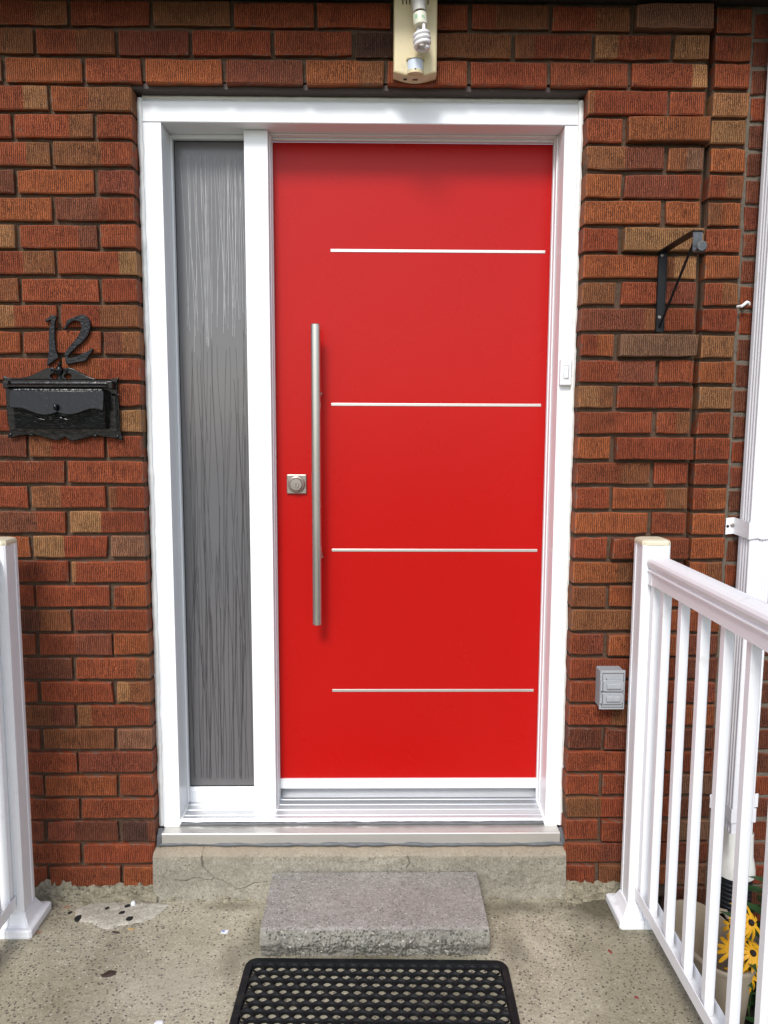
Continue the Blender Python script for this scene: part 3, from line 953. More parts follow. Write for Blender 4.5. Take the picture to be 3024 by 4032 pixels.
def fillet(name, xa, xb, h, dep, seed, par, n):
    def fn(u, v):
        x = xa + u * (xb - xa)
        hh = h * (1 + .45 * fb(x * 9 + seed, 0, 0)) ; dd = dep * (1 + .40 * fb(x * 7, seed, 2))
        a = v
        y = .004 - dd * a ** .8
        z = hh * (1 - a) ** 1.4 - .006 * a
        r = .0115 * fb(x * 24, a * 5 + seed, seed) + .0040 * fb(x * 70, a * 14, seed) + .0095 * noise.ridged_multi_fractal(Vector((x * 16, a * 2.4, seed)), .9, 2.1, 5, 1.0, 2.0) - .010
        return (x, y - r * .5, z + r * (1 - a * .6))
    return grid_obj(name, n, 26, fn, 'fillet_mortar', par)
fillet('mortar_fillet', -1.2, .012, .036, .050, 3.1, slab, 420)
fillet('mortar_fillet', .0, 1.215, .016, .046, 8.2, slab, 420)
fillet('mortar_fillet', 1.205, 1.446, .034, .055, 5.5, slab, 100)

# pale mortar patch and dark pits left of the step
pts = [(-.215, -.060), (-.205, -.100), (-.180, -.122), (-.150, -.128), (-.120, -.148), (-.085, -.158), (-.060, -.140), (-.035, -.135), (.0, -.122), (.030, -.095), (.050, -.060), (.055, -.040),
       (.0, -.036), (-.06, -.034), (-.12, -.034), (-.18, -.038)]
pp = catmull(pts, 6)
def patch_obj():
    vs = []; fs = []; n = len(pp); cx, cy = -.08, -.08
    rings = 9
    for r_ in range(rings + 1):
        k = r_ / rings
        for (x, y) in pp:
            x += .004 * noise.noise(Vector((x * 90, y * 90, 1))); y += .003 * noise.noise(Vector((x * 90, y * 90, 5)))
            px, py = cx + (x - cx) * k, cy + (y - cy) * k
            z = .0042 * (1 - k ** 8) + .0016 * fb(px * 35, py * 60, 3) + .0012
            if r_ == rings: z = -.002
            vs.append((px, py, z))
    for r_ in range(rings):
        for i in range(n):
            j = (i + 1) % n
            a, b = r_ * n, (r_ + 1) * n
            fs.append((a + i, a + j, b + j, b + i) if r_ else (a, b + j, b + i))
    return from_data('mortar_patch', vs, fs, 'patch_mortar', slab, True)
patch_obj()
for (x, y, rx, ry, zz) in ((-.189, -.110, .0085, .013, .0058), (-.122, -.068, .0065, .006, .0068), (-.067, -.059, .0085, .0075, .0070), (-.073, -.089, .0085, .0075, .0070), (-.043, -.115, .0105, .0105, .0068), (-.224, -.081, .006, .006, .002)):
    ns = 11; vs = [(x, y, zz + .0006)]
    for i in range(ns):
        a = 2 * math.pi * i / ns; k = rnd.uniform(.75, 1.15)
        vs.append((x + rx * k * math.cos(a) + .25 * rx * math.sin(a), y + ry * k * math.sin(a), zz))
    for i in range(ns): vs.append((vs[1 + i][0], vs[1 + i][1], -.002))
    fs = [(0, 1 + i, 1 + (i + 1) % ns) for i in range(ns)] + [(1 + i, 1 + ns + i, 1 + ns + (i + 1) % ns, 1 + (i + 1) % ns) for i in range(ns)]
    from_data('pit', vs, fs, 'tar', slab)

# ------------------------------------------------------------------ split-face step block
bt = thing('step_block', 'grey split-face concrete block lying as a step before the red door', 'block', (.648, -.15, 0))
BX0, BX1, BYB, BYF, BZ = .3495, .9465, -.0240, -.2750, .0850
def blk_top(u, v):
    x = BX0 + u * (BX1 - BX0); y = BYB + v * (BYF - BYB)
    wob = .004 * fb(x * 30, 1.0, 2.0) + .003 * fb(x * 80, 4, 1)
    y += v ** 6 * (wob - .004)
    z = BZ + .0006 * fb(x * 60, y * 60, 3)
    if v > .95: z -= .004 * ((v - .95) / .05) ** 2 * (1 + fb(x * 50, 0, 8))
    return (x, y, z)
def blk_front(u, v):
    x = BX0 + u * (BX1 - BX0); z = BZ * (1 - v)
    wob = .004 * fb(x * 30, 1.0, 2.0) + .003 * fb(x * 80, 4, 1)
    e = min(1, 4 * min(u, 1 - u) + .2)
    yt = BYF + wob - .004
    prof = -.010 * math.sin(min(1, v * 1.3) * math.pi) + .024 * max(0, v - .45)
    rough = (.0085 * fb(x * 22, z * 30, 5) + .0050 * fb(x * 70, z * 70, 9) + .0030 * fb(x * 160, z * 160, 2)) * min(1, v * 8)
    z2 = z
    if v == 0: z2 = BZ - .004 * (1 + fb(x * 50, 0, 8)) + .0006 * fb(x * 60, yt * 60, 3)
    return (x, yt + (prof + rough * e), z2 + .0015 * fb(x * 90, z * 90, 6) * (0 < v < 1))
grid_obj('top_face', 150, 60, blk_top, 'block_concrete', bt, True)
grid_obj('split_face', 260, 46, blk_front, 'block_split', bt, True)
def side(x, s):
    n = 14; vs = []; fs = []
    for i in range(n + 1):
        v = i / n
        tp = blk_top(0 if s < 0 else 1, v); ft = blk_front(0 if s < 0 else 1, 1 - 0)
        vs.append((x, tp[1], tp[2])); vs.append((x, max(tp[1], ft[1]) if v == 1 else tp[1], 0.0))
    for i in range(n): fs.append((2 * i, 2 * i + 1, 2 * i + 3, 2 * i + 2))
    # close the strip against the split face
    m = 12; st_ = len(vs)
    for i in range(m + 1):
        p = blk_front(0 if s < 0 else 1, i / m); vs.append((x, p[1], p[2])); vs.append((x, blk_top(0 if s < 0 else 1, .8)[1], p[2]))
    for i in range(m): fs.append((st_ + 2 * i, st_ + 2 * i + 1, st_ + 2 * i + 3, st_ + 2 * i + 2))
    from_data('end_face', vs, fs, 'block_split', bt)
side(BX0, -1); side(BX1, 1)

# ------------------------------------------------------------------ rubber ring mat
mx, my = .6530, -.2935
mat_o = thing('rubber_mat', 'black rubber door mat with honeycomb holes in front of the block', 'mat', (mx, my, .002))
MAT_ROT = -.022
PX, PYR = .0304, .0262
HW, DEPTH = .338, .46
def mat_w(x, y, z):
    c, s_ = math.cos(MAT_ROT), math.sin(MAT_ROT)
    return (mx + x * c - y * s_, my + x * s_ + y * c, z)
vs = []; fs = []
MZ = .0125
rows = 16; hexR = PX / math.sqrt(3)
cells = []
for r_ in range(rows):
    y = -.034 - r_ * PYR
    n = 21 if r_ % 2 == 0 else 20
    for i in range(n):
        cells.append(((i - (n - 1) / 2) * PX, y))
for cx, cy in cells:
    NS = 18; b = len(vs)
    for ring in range(5):
        for k in range(NS):
            a = 2 * math.pi * k / NS + math.pi / 6
            hx_ = (PX / 2) / math.cos((a + math.pi / 6) % (math.pi / 3) - math.pi / 6)
            if ring == 0: rr, z = hx_, MZ
            elif ring == 1: rr, z = hx_ - .0012, MZ
            elif ring == 2: rr, z = .0124, .0096
            elif ring == 3: rr, z = .0114, .0085
            else: rr, z = .0109, .0012
            vs.append(mat_w(cx + rr * math.cos(a), cy + rr * math.sin(a), z))
    for ring in range(4):
        for k in range(NS):
            j = (k + 1) % NS
            fs.append((b + ring * NS + k, b + ring * NS + j, b + (ring + 1) * NS + j, b + (ring + 1) * NS + k))
from_data('honeycomb', vs, fs, 'black_rubber', mat_o)
# frame border: rounded rectangle ring, plus webs that fill between the cells and the frame
def rrect(hw, y0, y1, rad, z, n=7):
    out = []
    for cx, cy, a0 in ((hw - rad, y0 - rad, 0), (-hw + rad, y0 - rad, 90), (-hw + rad, y1 + rad, 180), (hw - rad, y1 + rad, 270)):
        for i in range(n + 1):
            a = R(a0 + 90 * i / n); out.append(mat_w(cx + rad * math.cos(a), cy + rad * math.sin(a), z))
    return out
loops = [rrect(HW, 0, -DEPTH, .030, .001), rrect(HW, 0, -DEPTH, .030, .0095), rrect(HW - .003, -.003, -DEPTH + .003, .028, MZ + .0012), rrect(HW - .0185, -.0185, -DEPTH + .0185, .014, MZ + .0012),
         rrect(HW - .0195, -.0195, -DEPTH + .0195, .013, .0100), rrect(HW - .0210, -.0210, -DEPTH + .0210, .012, .001)]
vs = []; fs = []
for lp in loops: vs += lp
n = len(loops[0])
for a in range(len(loops) - 1):
    for i in range(n):
        j = (i + 1) % n
        fs.append((a * n + i, a * n + j, (a + 1) * n + j, (a + 1) * n + i))
from_data('rim', vs, fs, 'black_rubber', mat_o)
bm = bmesh.new()
for r_ in range(rows):
    y = -.034 - r_ * PYR
    n = 21 if r_ % 2 == 0 else 20
    e = (n - 1) / 2 * PX + PX / 2
    for s_ in (-1, 1):
        for dy in (-.010, .0, .010):
            p = mat_w(s_ * (e - .002), y + dy * .6, .0055); q = mat_w(s_ * (HW - .019), y + dy, .0055)
            if dy == 0 and r_ % 2 == 0: continue
            bm_cyl(bm, p, q, .0022, seg=6)
for i in range(20):
    x = (i - 9.5) * PX
    bm_cyl(bm, mat_w(x, -.0190, .0055), mat_w(x, -.0265, .0055), .0024, seg=6)
bm_obj('web', bm, 'black_rubber', mat_o)['kind'] = 'stuff'

# ------------------------------------------------------------------ house numerals
def num_pt(u, v): return (-.246 + (u - 595) * .0002016, 1.680 - (v - 145) * .0002047)
one = [(597, 222), (590, 195), (606, 178), (622, 184), (655, 150), (690, 138), (742, 148), (736, 190), (722, 230), (712, 330), (708, 440), (712, 540), (726, 630), (744, 688), (690, 728), (596, 792), (592, 760), (612, 660), (624, 540), (630, 420), (640, 320), (658, 245), (668, 208), (640, 206)]
two = [(846, 322), (838, 296), (862, 262), (880, 205), (930, 178), (1000, 152), (1075, 128), (1130, 138), (1172, 180), (1192, 245), (1180, 320), (1150, 400), (1085, 475), (1000, 545), (930, 610), (885, 655), (880, 690), (930, 688), (1010, 662), (1080, 628), (1140, 604), (1192, 566), (1214, 574), (1190, 616), (1140, 680), (1112, 726), (1040, 742), (960, 755), (900, 768), (850, 776), (836, 740), (834, 690), (832, 640), (862, 590), (930, 510), (1010, 420), (1060, 330), (1068, 265), (1050, 222), (1000, 206), (950, 218), (900, 254), (868, 300)]
for nm, pts, lab, screws in (('house_number', one, 'straight black hammered metal numeral one, left of the two above the mailbox', ((690, 168), (655, 662))),
                             ('house_number', two, 'curved black hammered metal numeral two, right of the pair above the mailbox', ((1070, 182), (988, 704)))):
    P2 = [num_pt(u, v) for u, v in pts]
    cx = sum(p[0] for p in P2) / len(P2); zb = min(p[1] for p in P2)
    t_ = thing(nm, lab, 'house number', (cx, -.006, zb), 'metal house numerals')
    plate('numeral', [catmull(P2, 4)], -.0135, .0095, 'hammered_black', t_, .0014)
    for (u, v) in screws:
        x, z = num_pt(u, v)
        bm = bmesh.new()
        bm_lathe(bm, [(.0031, 0), (.0031, .0012), (.0022, .0018), (.0018, .0006), (.0, .0006)], (x, -.0128, z), 'Y', 12)
        bm_cyl(bm, (x, -.0128, z), (x, .003, z), .0015, seg=8)
        bm_obj('screw', bm, 'worn_steel', t_, True)

# ------------------------------------------------------------------ mailbox
def mb(u, v): return (-.368 + (u - 45) * .000208, 1.519 - (v - 930) * .0002074)
mbx = thing('mailbox', 'glossy black cast metal mailbox with scrolled top hanging on brick wall', 'mailbox', (-.2115, -.03, 1.344))
back = [(45, 930), (110, 948), (230, 955), (330, 945), (430, 915), (530, 868), (600, 835), (660, 818), (710, 822), (745, 850), (790, 852), (835, 850), (870, 822), (920, 818), (990, 840), (1060, 880), (1140, 925), (1240, 958), (1340, 970), (1450, 965), (1552, 945),
        (1535, 1000), (1530, 1100), (1545, 1300), (1548, 1500), (1552, 1640), (1582, 1762), (1480, 1738), (1380, 1728), (1290, 1712), (1200, 1712), (1080, 1740), (960, 1772), (895, 1776), (840, 1740), (818, 1720), (800, 1740), (740, 1768), (660, 1760), (560, 1735), (440, 1700), (330, 1700), (200, 1712), (74, 1742), (95, 1650), (80, 1500), (72, 1300), (70, 1100), (62, 1000)]
def ell(cu, cv, ru, rv, n=18): return [mb(cu + ru * math.cos(2 * math.pi * i / n), cv + rv * math.sin(2 * math.pi * i / n)) for i in range(n)][::-1]
plate('back_plate', [catmull([mb(*p) for p in back], 3), ell(715, 932, 50, 34), ell(893, 932, 46, 34)], -.0145, .0085, 'gloss_black', mbx, .002)
# scrolls and urn finial
for cu in (705, 870):
    bm = bmesh.new()
    pts = []
    for i in range(22):
        a = i / 21 * 2.2 * 2 * math.pi; rr = .0062 * (1 - i / 26)
        x, z = mb(cu, 862)
        pts.append((x + rr * math.cos(a) * (1 if cu > 800 else -1), -.0165, z + rr * math.sin(a)))
    bm_tube(bm, pts, .0017, 6)
    bm_obj('scroll', bm, 'gloss_black', mbx, True)
bm = bmesh.new()
ux, uz = mb(790, 1000)
bm_lathe(bm, [(.0035, 0), (.0060, .004), (.0050, .010), (.0045, .016), (.0085, .022), (.0105, .030), (.0090, .038), (.0050, .0415), (.0035, .0435), (.0048, .047), (.0028, .051), (.0, .052)], (ux, -.0145, uz), 'Z', 18)
bm_obj('finial', bm, 'gloss_black', mbx, True)
# hood moulding with square ends
bx0, bx1 = -.352, -.068
bm = bmesh.new()
prof = [(-.010, 1.512), (-.018, 1.5115), (-.022, 1.508), (-.022, 1.5050), (-.027, 1.5035), (-.029, 1.499), (-.041, 1.4965), (-.047, 1.4925), (-.047, 1.4890), (-.040, 1.4870), (-.010, 1.4870)]
bm_extrude_profile(bm, prof, 'X', bx0 + .008, bx1 - .008)
bm_obj('hood', bm, 'gloss_black', mbx)
for xa in (bx0 - .006, bx1 - .012):
    bm = bmesh.new(); bm_box(bm, xa, xa + .0165, -.040, -.010, 1.4845, 1.5050, .002)
    bm_obj('hood_end', bm, 'gloss_black', mbx)
# box body and wavy lid
FX0, FX1 = -.3360, -.0845
bm = bmesh.new(); bm_box(bm, FX0 + .004, FX1 - .002, -.0470, -.0065, 1.3775, 1.4840, .004)
for v in bm.verts:
    if v.co.y < -.03: v.co.y += max(0, 1.44 - v.co.z) * .16
bm_obj('body', bm, 'cast_black', mbx)
def lid_pt(u, v): return (FX0 + (u - 115) * (FX1 - FX0) / 1235, 1.4790 - (v - 1125) * (.1005 / 490))
wave = [(115, 1356), (180, 1354), (260, 1356), (330, 1374), (420, 1410), (500, 1436), (580, 1446), (660, 1436), (710, 1420), (745, 1408), (790, 1424), (850, 1440), (930, 1438), (1020, 1420), (1100, 1390), (1160, 1368), (1230, 1362), (1290, 1372), (1350, 1386)]
lid = [lid_pt(115, 1122), ] + [lid_pt(*p) for p in wave] + [lid_pt(1350, 1130)]
lo_ = plate('lid', [lid], -.0545, .0075, 'cast_black', mbx, .0018)
for v in lo_.data.vertices: v.co.y += (v.co.z - .02) * .14
bm = bmesh.new()
swag = [lid_pt(u, v + 62) for u, v in wave[4:16]]
bm_tube(bm, [(x, -.0475, z) for x, z in swag], .0014, 6)
bm_obj('swag_line', bm, 'cast_black', mbx, True)
kx, kz = lid_pt(738, 1340)
bm = bmesh.new()
bm_lathe(bm, [(.0030, 0), (.0030, .003), (.0056, .006), (.0060, .010), (.0040, .013), (.0, .014)], (0, 0, 0), 'Y', 16)
for v in bm.verts: v.co = Vector((kx + v.co.x * .95, -.0540 + v.co.y, kz + v.co.z * 1.6))
bm_obj('knob', bm, 'gloss_black', mbx, True)
for (u, v) in ((110, 1700), (390, 1700), (1225, 1712), (1515, 1718), (160, 985), (1440, 1000)):
    x, z = mb(u, v); bm = bmesh.new(); bm_lathe(bm, [(.0050, 0), (.0046, .0028), (.0026, .0042), (0, .0045)], (x, -.0140, z), 'Y', 10)
    bm_obj('boss', bm, 'gloss_black', mbx, True)
x, z = mb(1512, 1170)
bm = bmesh.new(); bm_tube(bm, [(x - .010, -.016, z), (x + .008, -.016, z)], .0035, 8)
bm_tube(bm, [(x, -.0155, z), (x + .002, -.0155, z - .098)], .0028, 8)
bm_obj('side_rod', bm, 'gloss_black', mbx, True)

# ------------------------------------------------------------------ wall lamp with bare spiral bulb
lamp = thing('wall_lamp', 'yellowed cream plastic sensor wall lamp with bare spiral bulb above the door', 'lamp', (.747, -.03, 2.28))
bm = bmesh.new()
pr = []
Lx0, Lx1 = .6915, .8035
NB = 12
for i in range(NB + 1):
    a = i / NB; x = Lx0 + (Lx1 - Lx0) * a
    pr.append((x, 2.2970 - .0105 * math.sin(math.pi * a)))
pr += [(Lx1, 2.495), (Lx0, 2.495)]
me_prof = pr
A = [bm.verts.new((x, -.003, z)) for x, z in pr]; B = [bm.verts.new((x, -.046, z)) for x, z in pr]
n = len(pr)
for i in range(n):
    j = (i + 1) % n; bm.faces.new((A[i], A[j], B[j], B[i]))
bm.faces.new(A[::-1]); f = bm.faces.new(B)
bmesh.ops.recalc_face_normals(bm, faces=bm.faces[:])
bmesh.ops.bevel(bm, geom=[e for e in f.edges], offset=.0075, segments=4, affect='EDGES', profile=.6)
bm_obj('body', bm, 'cream_plastic', lamp)
for sx in (.7145, .7235, .7320, .7700, .7790):
    box('vent_slot', sx - .0014, sx + .0014, -.0466, -.0440, 2.4605, 2.500, 'dark_slot', lamp)
for sx, w in ((.722, .0045), (.748, .0065)):
    box('vent_slot', sx - w, sx + w, -.0285, -.0265, 2.2845, 2.2880, 'dark_slot', lamp)
# socket, ballast and spiral tube share a slightly tilted axis
ax0 = Vector((.7490, -.078, 2.490)); ax1 = Vector((.7640, -.088, 2.333)); axd = (ax1 - ax0).normalized()
def on_axis(d): return ax0 + axd * d
bm = bmesh.new(); bm_cyl(bm, on_axis(-.01), on_axis(.066), .0185, .0168, 28)
bm_cyl(bm, (.749, -.044, 2.488), on_axis(.004), .012, .012, 16)
so = bm_obj('socket', bm, 'socket_grey', lamp, True)
bm = bmesh.new(); bm_cyl(bm, on_axis(.066), on_axis(.070), .0130, .0130, 20)
bm_obj('socket_gap', bm, 'dark_slot', lamp, True)
bl = thing('spiral_bulb', 'white spiral energy-saving bulb screwed into the cream wall lamp', 'bulb', on_axis(.10))
bm = bmesh.new()
q = axd.to_track_quat('Z', 'Y').to_matrix()
ux_, uy_ = q @ Vector((1, 0, 0)), q @ Vector((0, 1, 0))
bm_tube(bm, [on_axis(.0695), on_axis(.0715), on_axis(.080), on_axis(.094), on_axis(.0965), on_axis(.0990), on_axis(.1005)], [.0135, .0172, .0180, .0180, .0172, .0172, .015], 28)
bm_obj('ballast', bm, 'ballast_cream', bl, True)
toview = (Vector((.64, -2.15, 1.39)) - on_axis(.09)); toview -= axd * toview.dot(axd); toview.normalize()
sidev = axd.cross(toview)
bm = bmesh.new()
for an, w, d0, d1 in ((.55, .004, .079, .089), (-.45, .0035, .083, .089), (-.62, .002, .088, .091)):
    for s_ in (0,):
        cc = toview * math.cos(an) + sidev * math.sin(an); tt = axd.cross(cc)
        p0 = on_axis(d0) + cc * .0183; p1 = on_axis(d1) + cc * .0183
        a, b, c_, d_ = [bm.verts.new(p) for p in (p0 - tt * w, p0 + tt * w, p1 + tt * w, p1 - tt * w)]
        bm.faces.new((a, b, c_, d_))
bm_obj('print_mark', bm, 'green_print', bl)
bm = bmesh.new()
hel = []
N = 110; turns = 3.5
for i in range(N + 1):
    tt = i / N; a = turns * 2 * math.pi * tt + 2.4
    rad = .0182 * (1 - .12 * abs(tt - .45)) ; rad *= 1 if tt < .92 else 1 - (tt - .92) * 5
    hel.append(on_axis(.1165 + .0395 * tt) + (toview * math.cos(a) + sidev * math.sin(a)) * rad)
leg0 = on_axis(.099) + (toview * math.cos(2.4) + sidev * math.sin(2.4)) * .0095
bm_tube(bm, [leg0, leg0 + axd * .009] + hel, .0053, 10)
leg1 = on_axis(.099) + (toview * math.cos(-.8) + sidev * math.sin(-.8)) * .0105
bm_tube(bm, [leg1, leg1 + axd * .012, on_axis(.122) + (toview * math.cos(-.3) + sidev * math.sin(-.3)) * .0150], .0046, 10)
bm_obj('spiral_tube', bm, 'bulb_white', bl, True)
# motion sensor window
bm = bmesh.new()
def arc_prism(bm, cx, cy, rx, ry, z0, z1, n=16):
    P = [(cx + rx * math.cos(math.pi + math.pi * i / n), cy + ry * math.sin(math.pi + math.pi * i / n)) for i in range(n + 1)]
    bm_extrude_profile(bm, P, 'Z', z0, z1)
arc_prism(bm, .7475, -.0455, .0205, .017, 2.2985, 2.3245)
bm_obj('sensor_lens', bm, 'sensor_lens', lamp)
bm = bmesh.new()
arc_prism(bm, .7475, -.0455, .0240, .0195, 2.3245, 2.3285)
bm_obj('sensor_rim', bm, 'cream_plastic', lamp)
bm = bmesh.new(); arc_prism(bm, .7475, -.0455, .0215, .018, 2.2905, 2.2985)
bm_obj('sensor_rim', bm, 'cream_plastic', lamp)
box('sensor_notch', .7455, .7490, -.0642, -.0620, 2.2960, 2.2992, 'dark_slot', lamp)

# ------------------------------------------------------------------ plant hanger bracket
hb = thing('hanging_bracket', 'black steel plant hanger bracket screwed to bricks right of door', 'bracket', (1.4255, -.01, 1.647))
bm = bmesh.new()
bm_extrude_profile(bm, [(1.4135, -.0025), (1.4135, -.0080), (1.4165, -.0050), (1.4345, -.0050), (1.4375, -.0080), (1.4375, -.0025)], 'Z', 1.647, 1.8590)
bm_obj('wall_plate', bm, 'black_iron', hb)
# flat arm running straight out, hook turned down and up again
path = [(-.006, 1.8600), (-.10, 1.8605), (-.215, 1.8605), (-.236, 1.8590), (-.2420, 1.8540), (-.2430, 1.8400), (-.2430, 1.8180), (-.2450, 1.8110), (-.2510, 1.8060), (-.2590, 1.8050), (-.2660, 1.8085), (-.2690, 1.8130), (-.2700, 1.8165)]
def strip(bm, path, x0, x1, th, endround=False):
    up = []; 
    n = len(path)
    L = []; Rr = []
    for i, (y, z) in enumerate(path):
        a = path[max(0, i - 1)]; b = path[min(n - 1, i + 1)]
        d = Vector((b[0] - a[0], b[1] - a[1])).normalized(); nn = Vector((-d.y, d.x)) * th / 2
        L.append((y + nn.x, z + nn.y)); Rr.append((y - nn.x, z - nn.y))
    rows_ = []
    for i in range(n):
        k = 1.0
        c_ = (x0 + x1) / 2; h = (x1 - x0) / 2 * k
        rows_.append([bm.verts.new((c_ - h, *L[i])), bm.verts.new((c_ + h, *L[i])), bm.verts.new((c_ + h, *Rr[i])), bm.verts.new((c_ - h, *Rr[i]))])
    for a, b in zip(rows_, rows_[1:]):
        for k in range(4):
            bm.faces.new((a[k], a[(k + 1) % 4], b[(k + 1) % 4], b[k]))
    bm.faces.new(rows_[0]); bm.faces.new(rows_[-1])
bm = bmesh.new(); strip(bm, path[:5], 1.4130, 1.4360, .0035)
bm_obj('arm', bm, 'black_iron', hb)
bm = bmesh.new(); strip(bm, path[4:], 1.4100, 1.4330, .0035)
# round the free end
c_ = 1.4215
bm_lathe(bm, [(.0, 0), (.0116, 0), (.0116, .0035), (.0, .0035)], (c_, -.2682, 1.8165), 'Y', 22)
bm_obj('hook', bm, 'worn_steel', hb)
bm = bmesh.new(); bm_tube(bm, [(1.4255, -.0055, 1.6600), (1.4255, -.011, 1.6660), (1.4240, -.232, 1.8520), (1.4240, -.236, 1.8570)], .0034, 10)
bm_obj('strut', bm, 'black_iron', hb, True)
for z in (1.8500, 1.6860):
    bm = bmesh.new(); bm_lathe(bm, [(.0045, 0), (.0043, .0018), (.0032, .0026), (.0020, .0008), (0, .0008)], (1.4240, -.0048, z), 'Y', 16)
    bm_obj('screw', bm, 'nickel', hb, True)
bm = bmesh.new(); bm_cyl(bm, (1.4240, -.0046, 1.8400), (1.4240, -.0056, 1.8400), .0045, seg=14)
bm_obj('spare_hole', bm, 'dark_slot', hb)

# ------------------------------------------------------------------ outdoor outlet box
ob = thing('outlet_box', 'grey weatherproof twin outlet box on bricks beside the railing post', 'outlet', (1.32, -.02, .589))
bm = bmesh.new(); bm_box(bm, 1.2862, 1.3538, -.0400, .004, .5910, .7010, .003)
bm_obj('back_box', bm, 'outlet_grey', ob)
bm = bmesh.new(); bm_box(bm, 1.2842, 1.3558, -.0480, -.0395, .5890, .7030, .0016)
cv = bm_obj('cover_plate', bm, 'outlet_grey', ob)
bm = bmesh.new()
for (a, b, c, d) in ((1.2905, 1.3510, .6945, .6958), (1.2905, 1.3510, .5955, .5968), (1.2905, 1.2915, .5968, .6945), (1.3500, 1.3510, .5968, .6945)):
    bm_box(bm, a, b, -.0487, -.0478, c, d)
bm_obj('cover_groove', bm, 'dark_slot', cv)
for zc in (.6605, .6235):
    z0, z1 = zc - .0165, zc + .0165
    lidp = [(1.2885, z0 + .004), (1.2945, z0), (1.3440, z0), (1.3495, z0 + .006), (1.3495, z1 - .006), (1.3440, z1), (1.2945, z1), (1.2885, z1 - .004)]
    l_ = plate('flap', [lidp], -.0545, .0060, 'outlet_grey', ob, .001)
    bm = bmesh.new(); bm_box(bm, 1.3010, 1.3420, -.0605, -.0540, zc - .0085, zc + .0085, .003, 2)
    bm_obj('flap_boss', bm, 'outlet_grey', l_)
    bm = bmesh.new(); bm_cyl(bm, (1.2868, -.0535, z0 + .003), (1.2868, -.0535, z1 - .003), .0034, seg=12)
    bm_obj('hinge', bm, 'outlet_grey', l_)
    bm = bmesh.new(); bm_box(bm, 1.2902, 1.2914, -.0553, -.0540, z0 + .004, z1 - .004); bm_box(bm, 1.3005, 1.3025, -.0500, -.0478, z1 + .0002, z1 + .0028)
    bm_obj('hinge_gap', bm, 'dark_slot', l_)

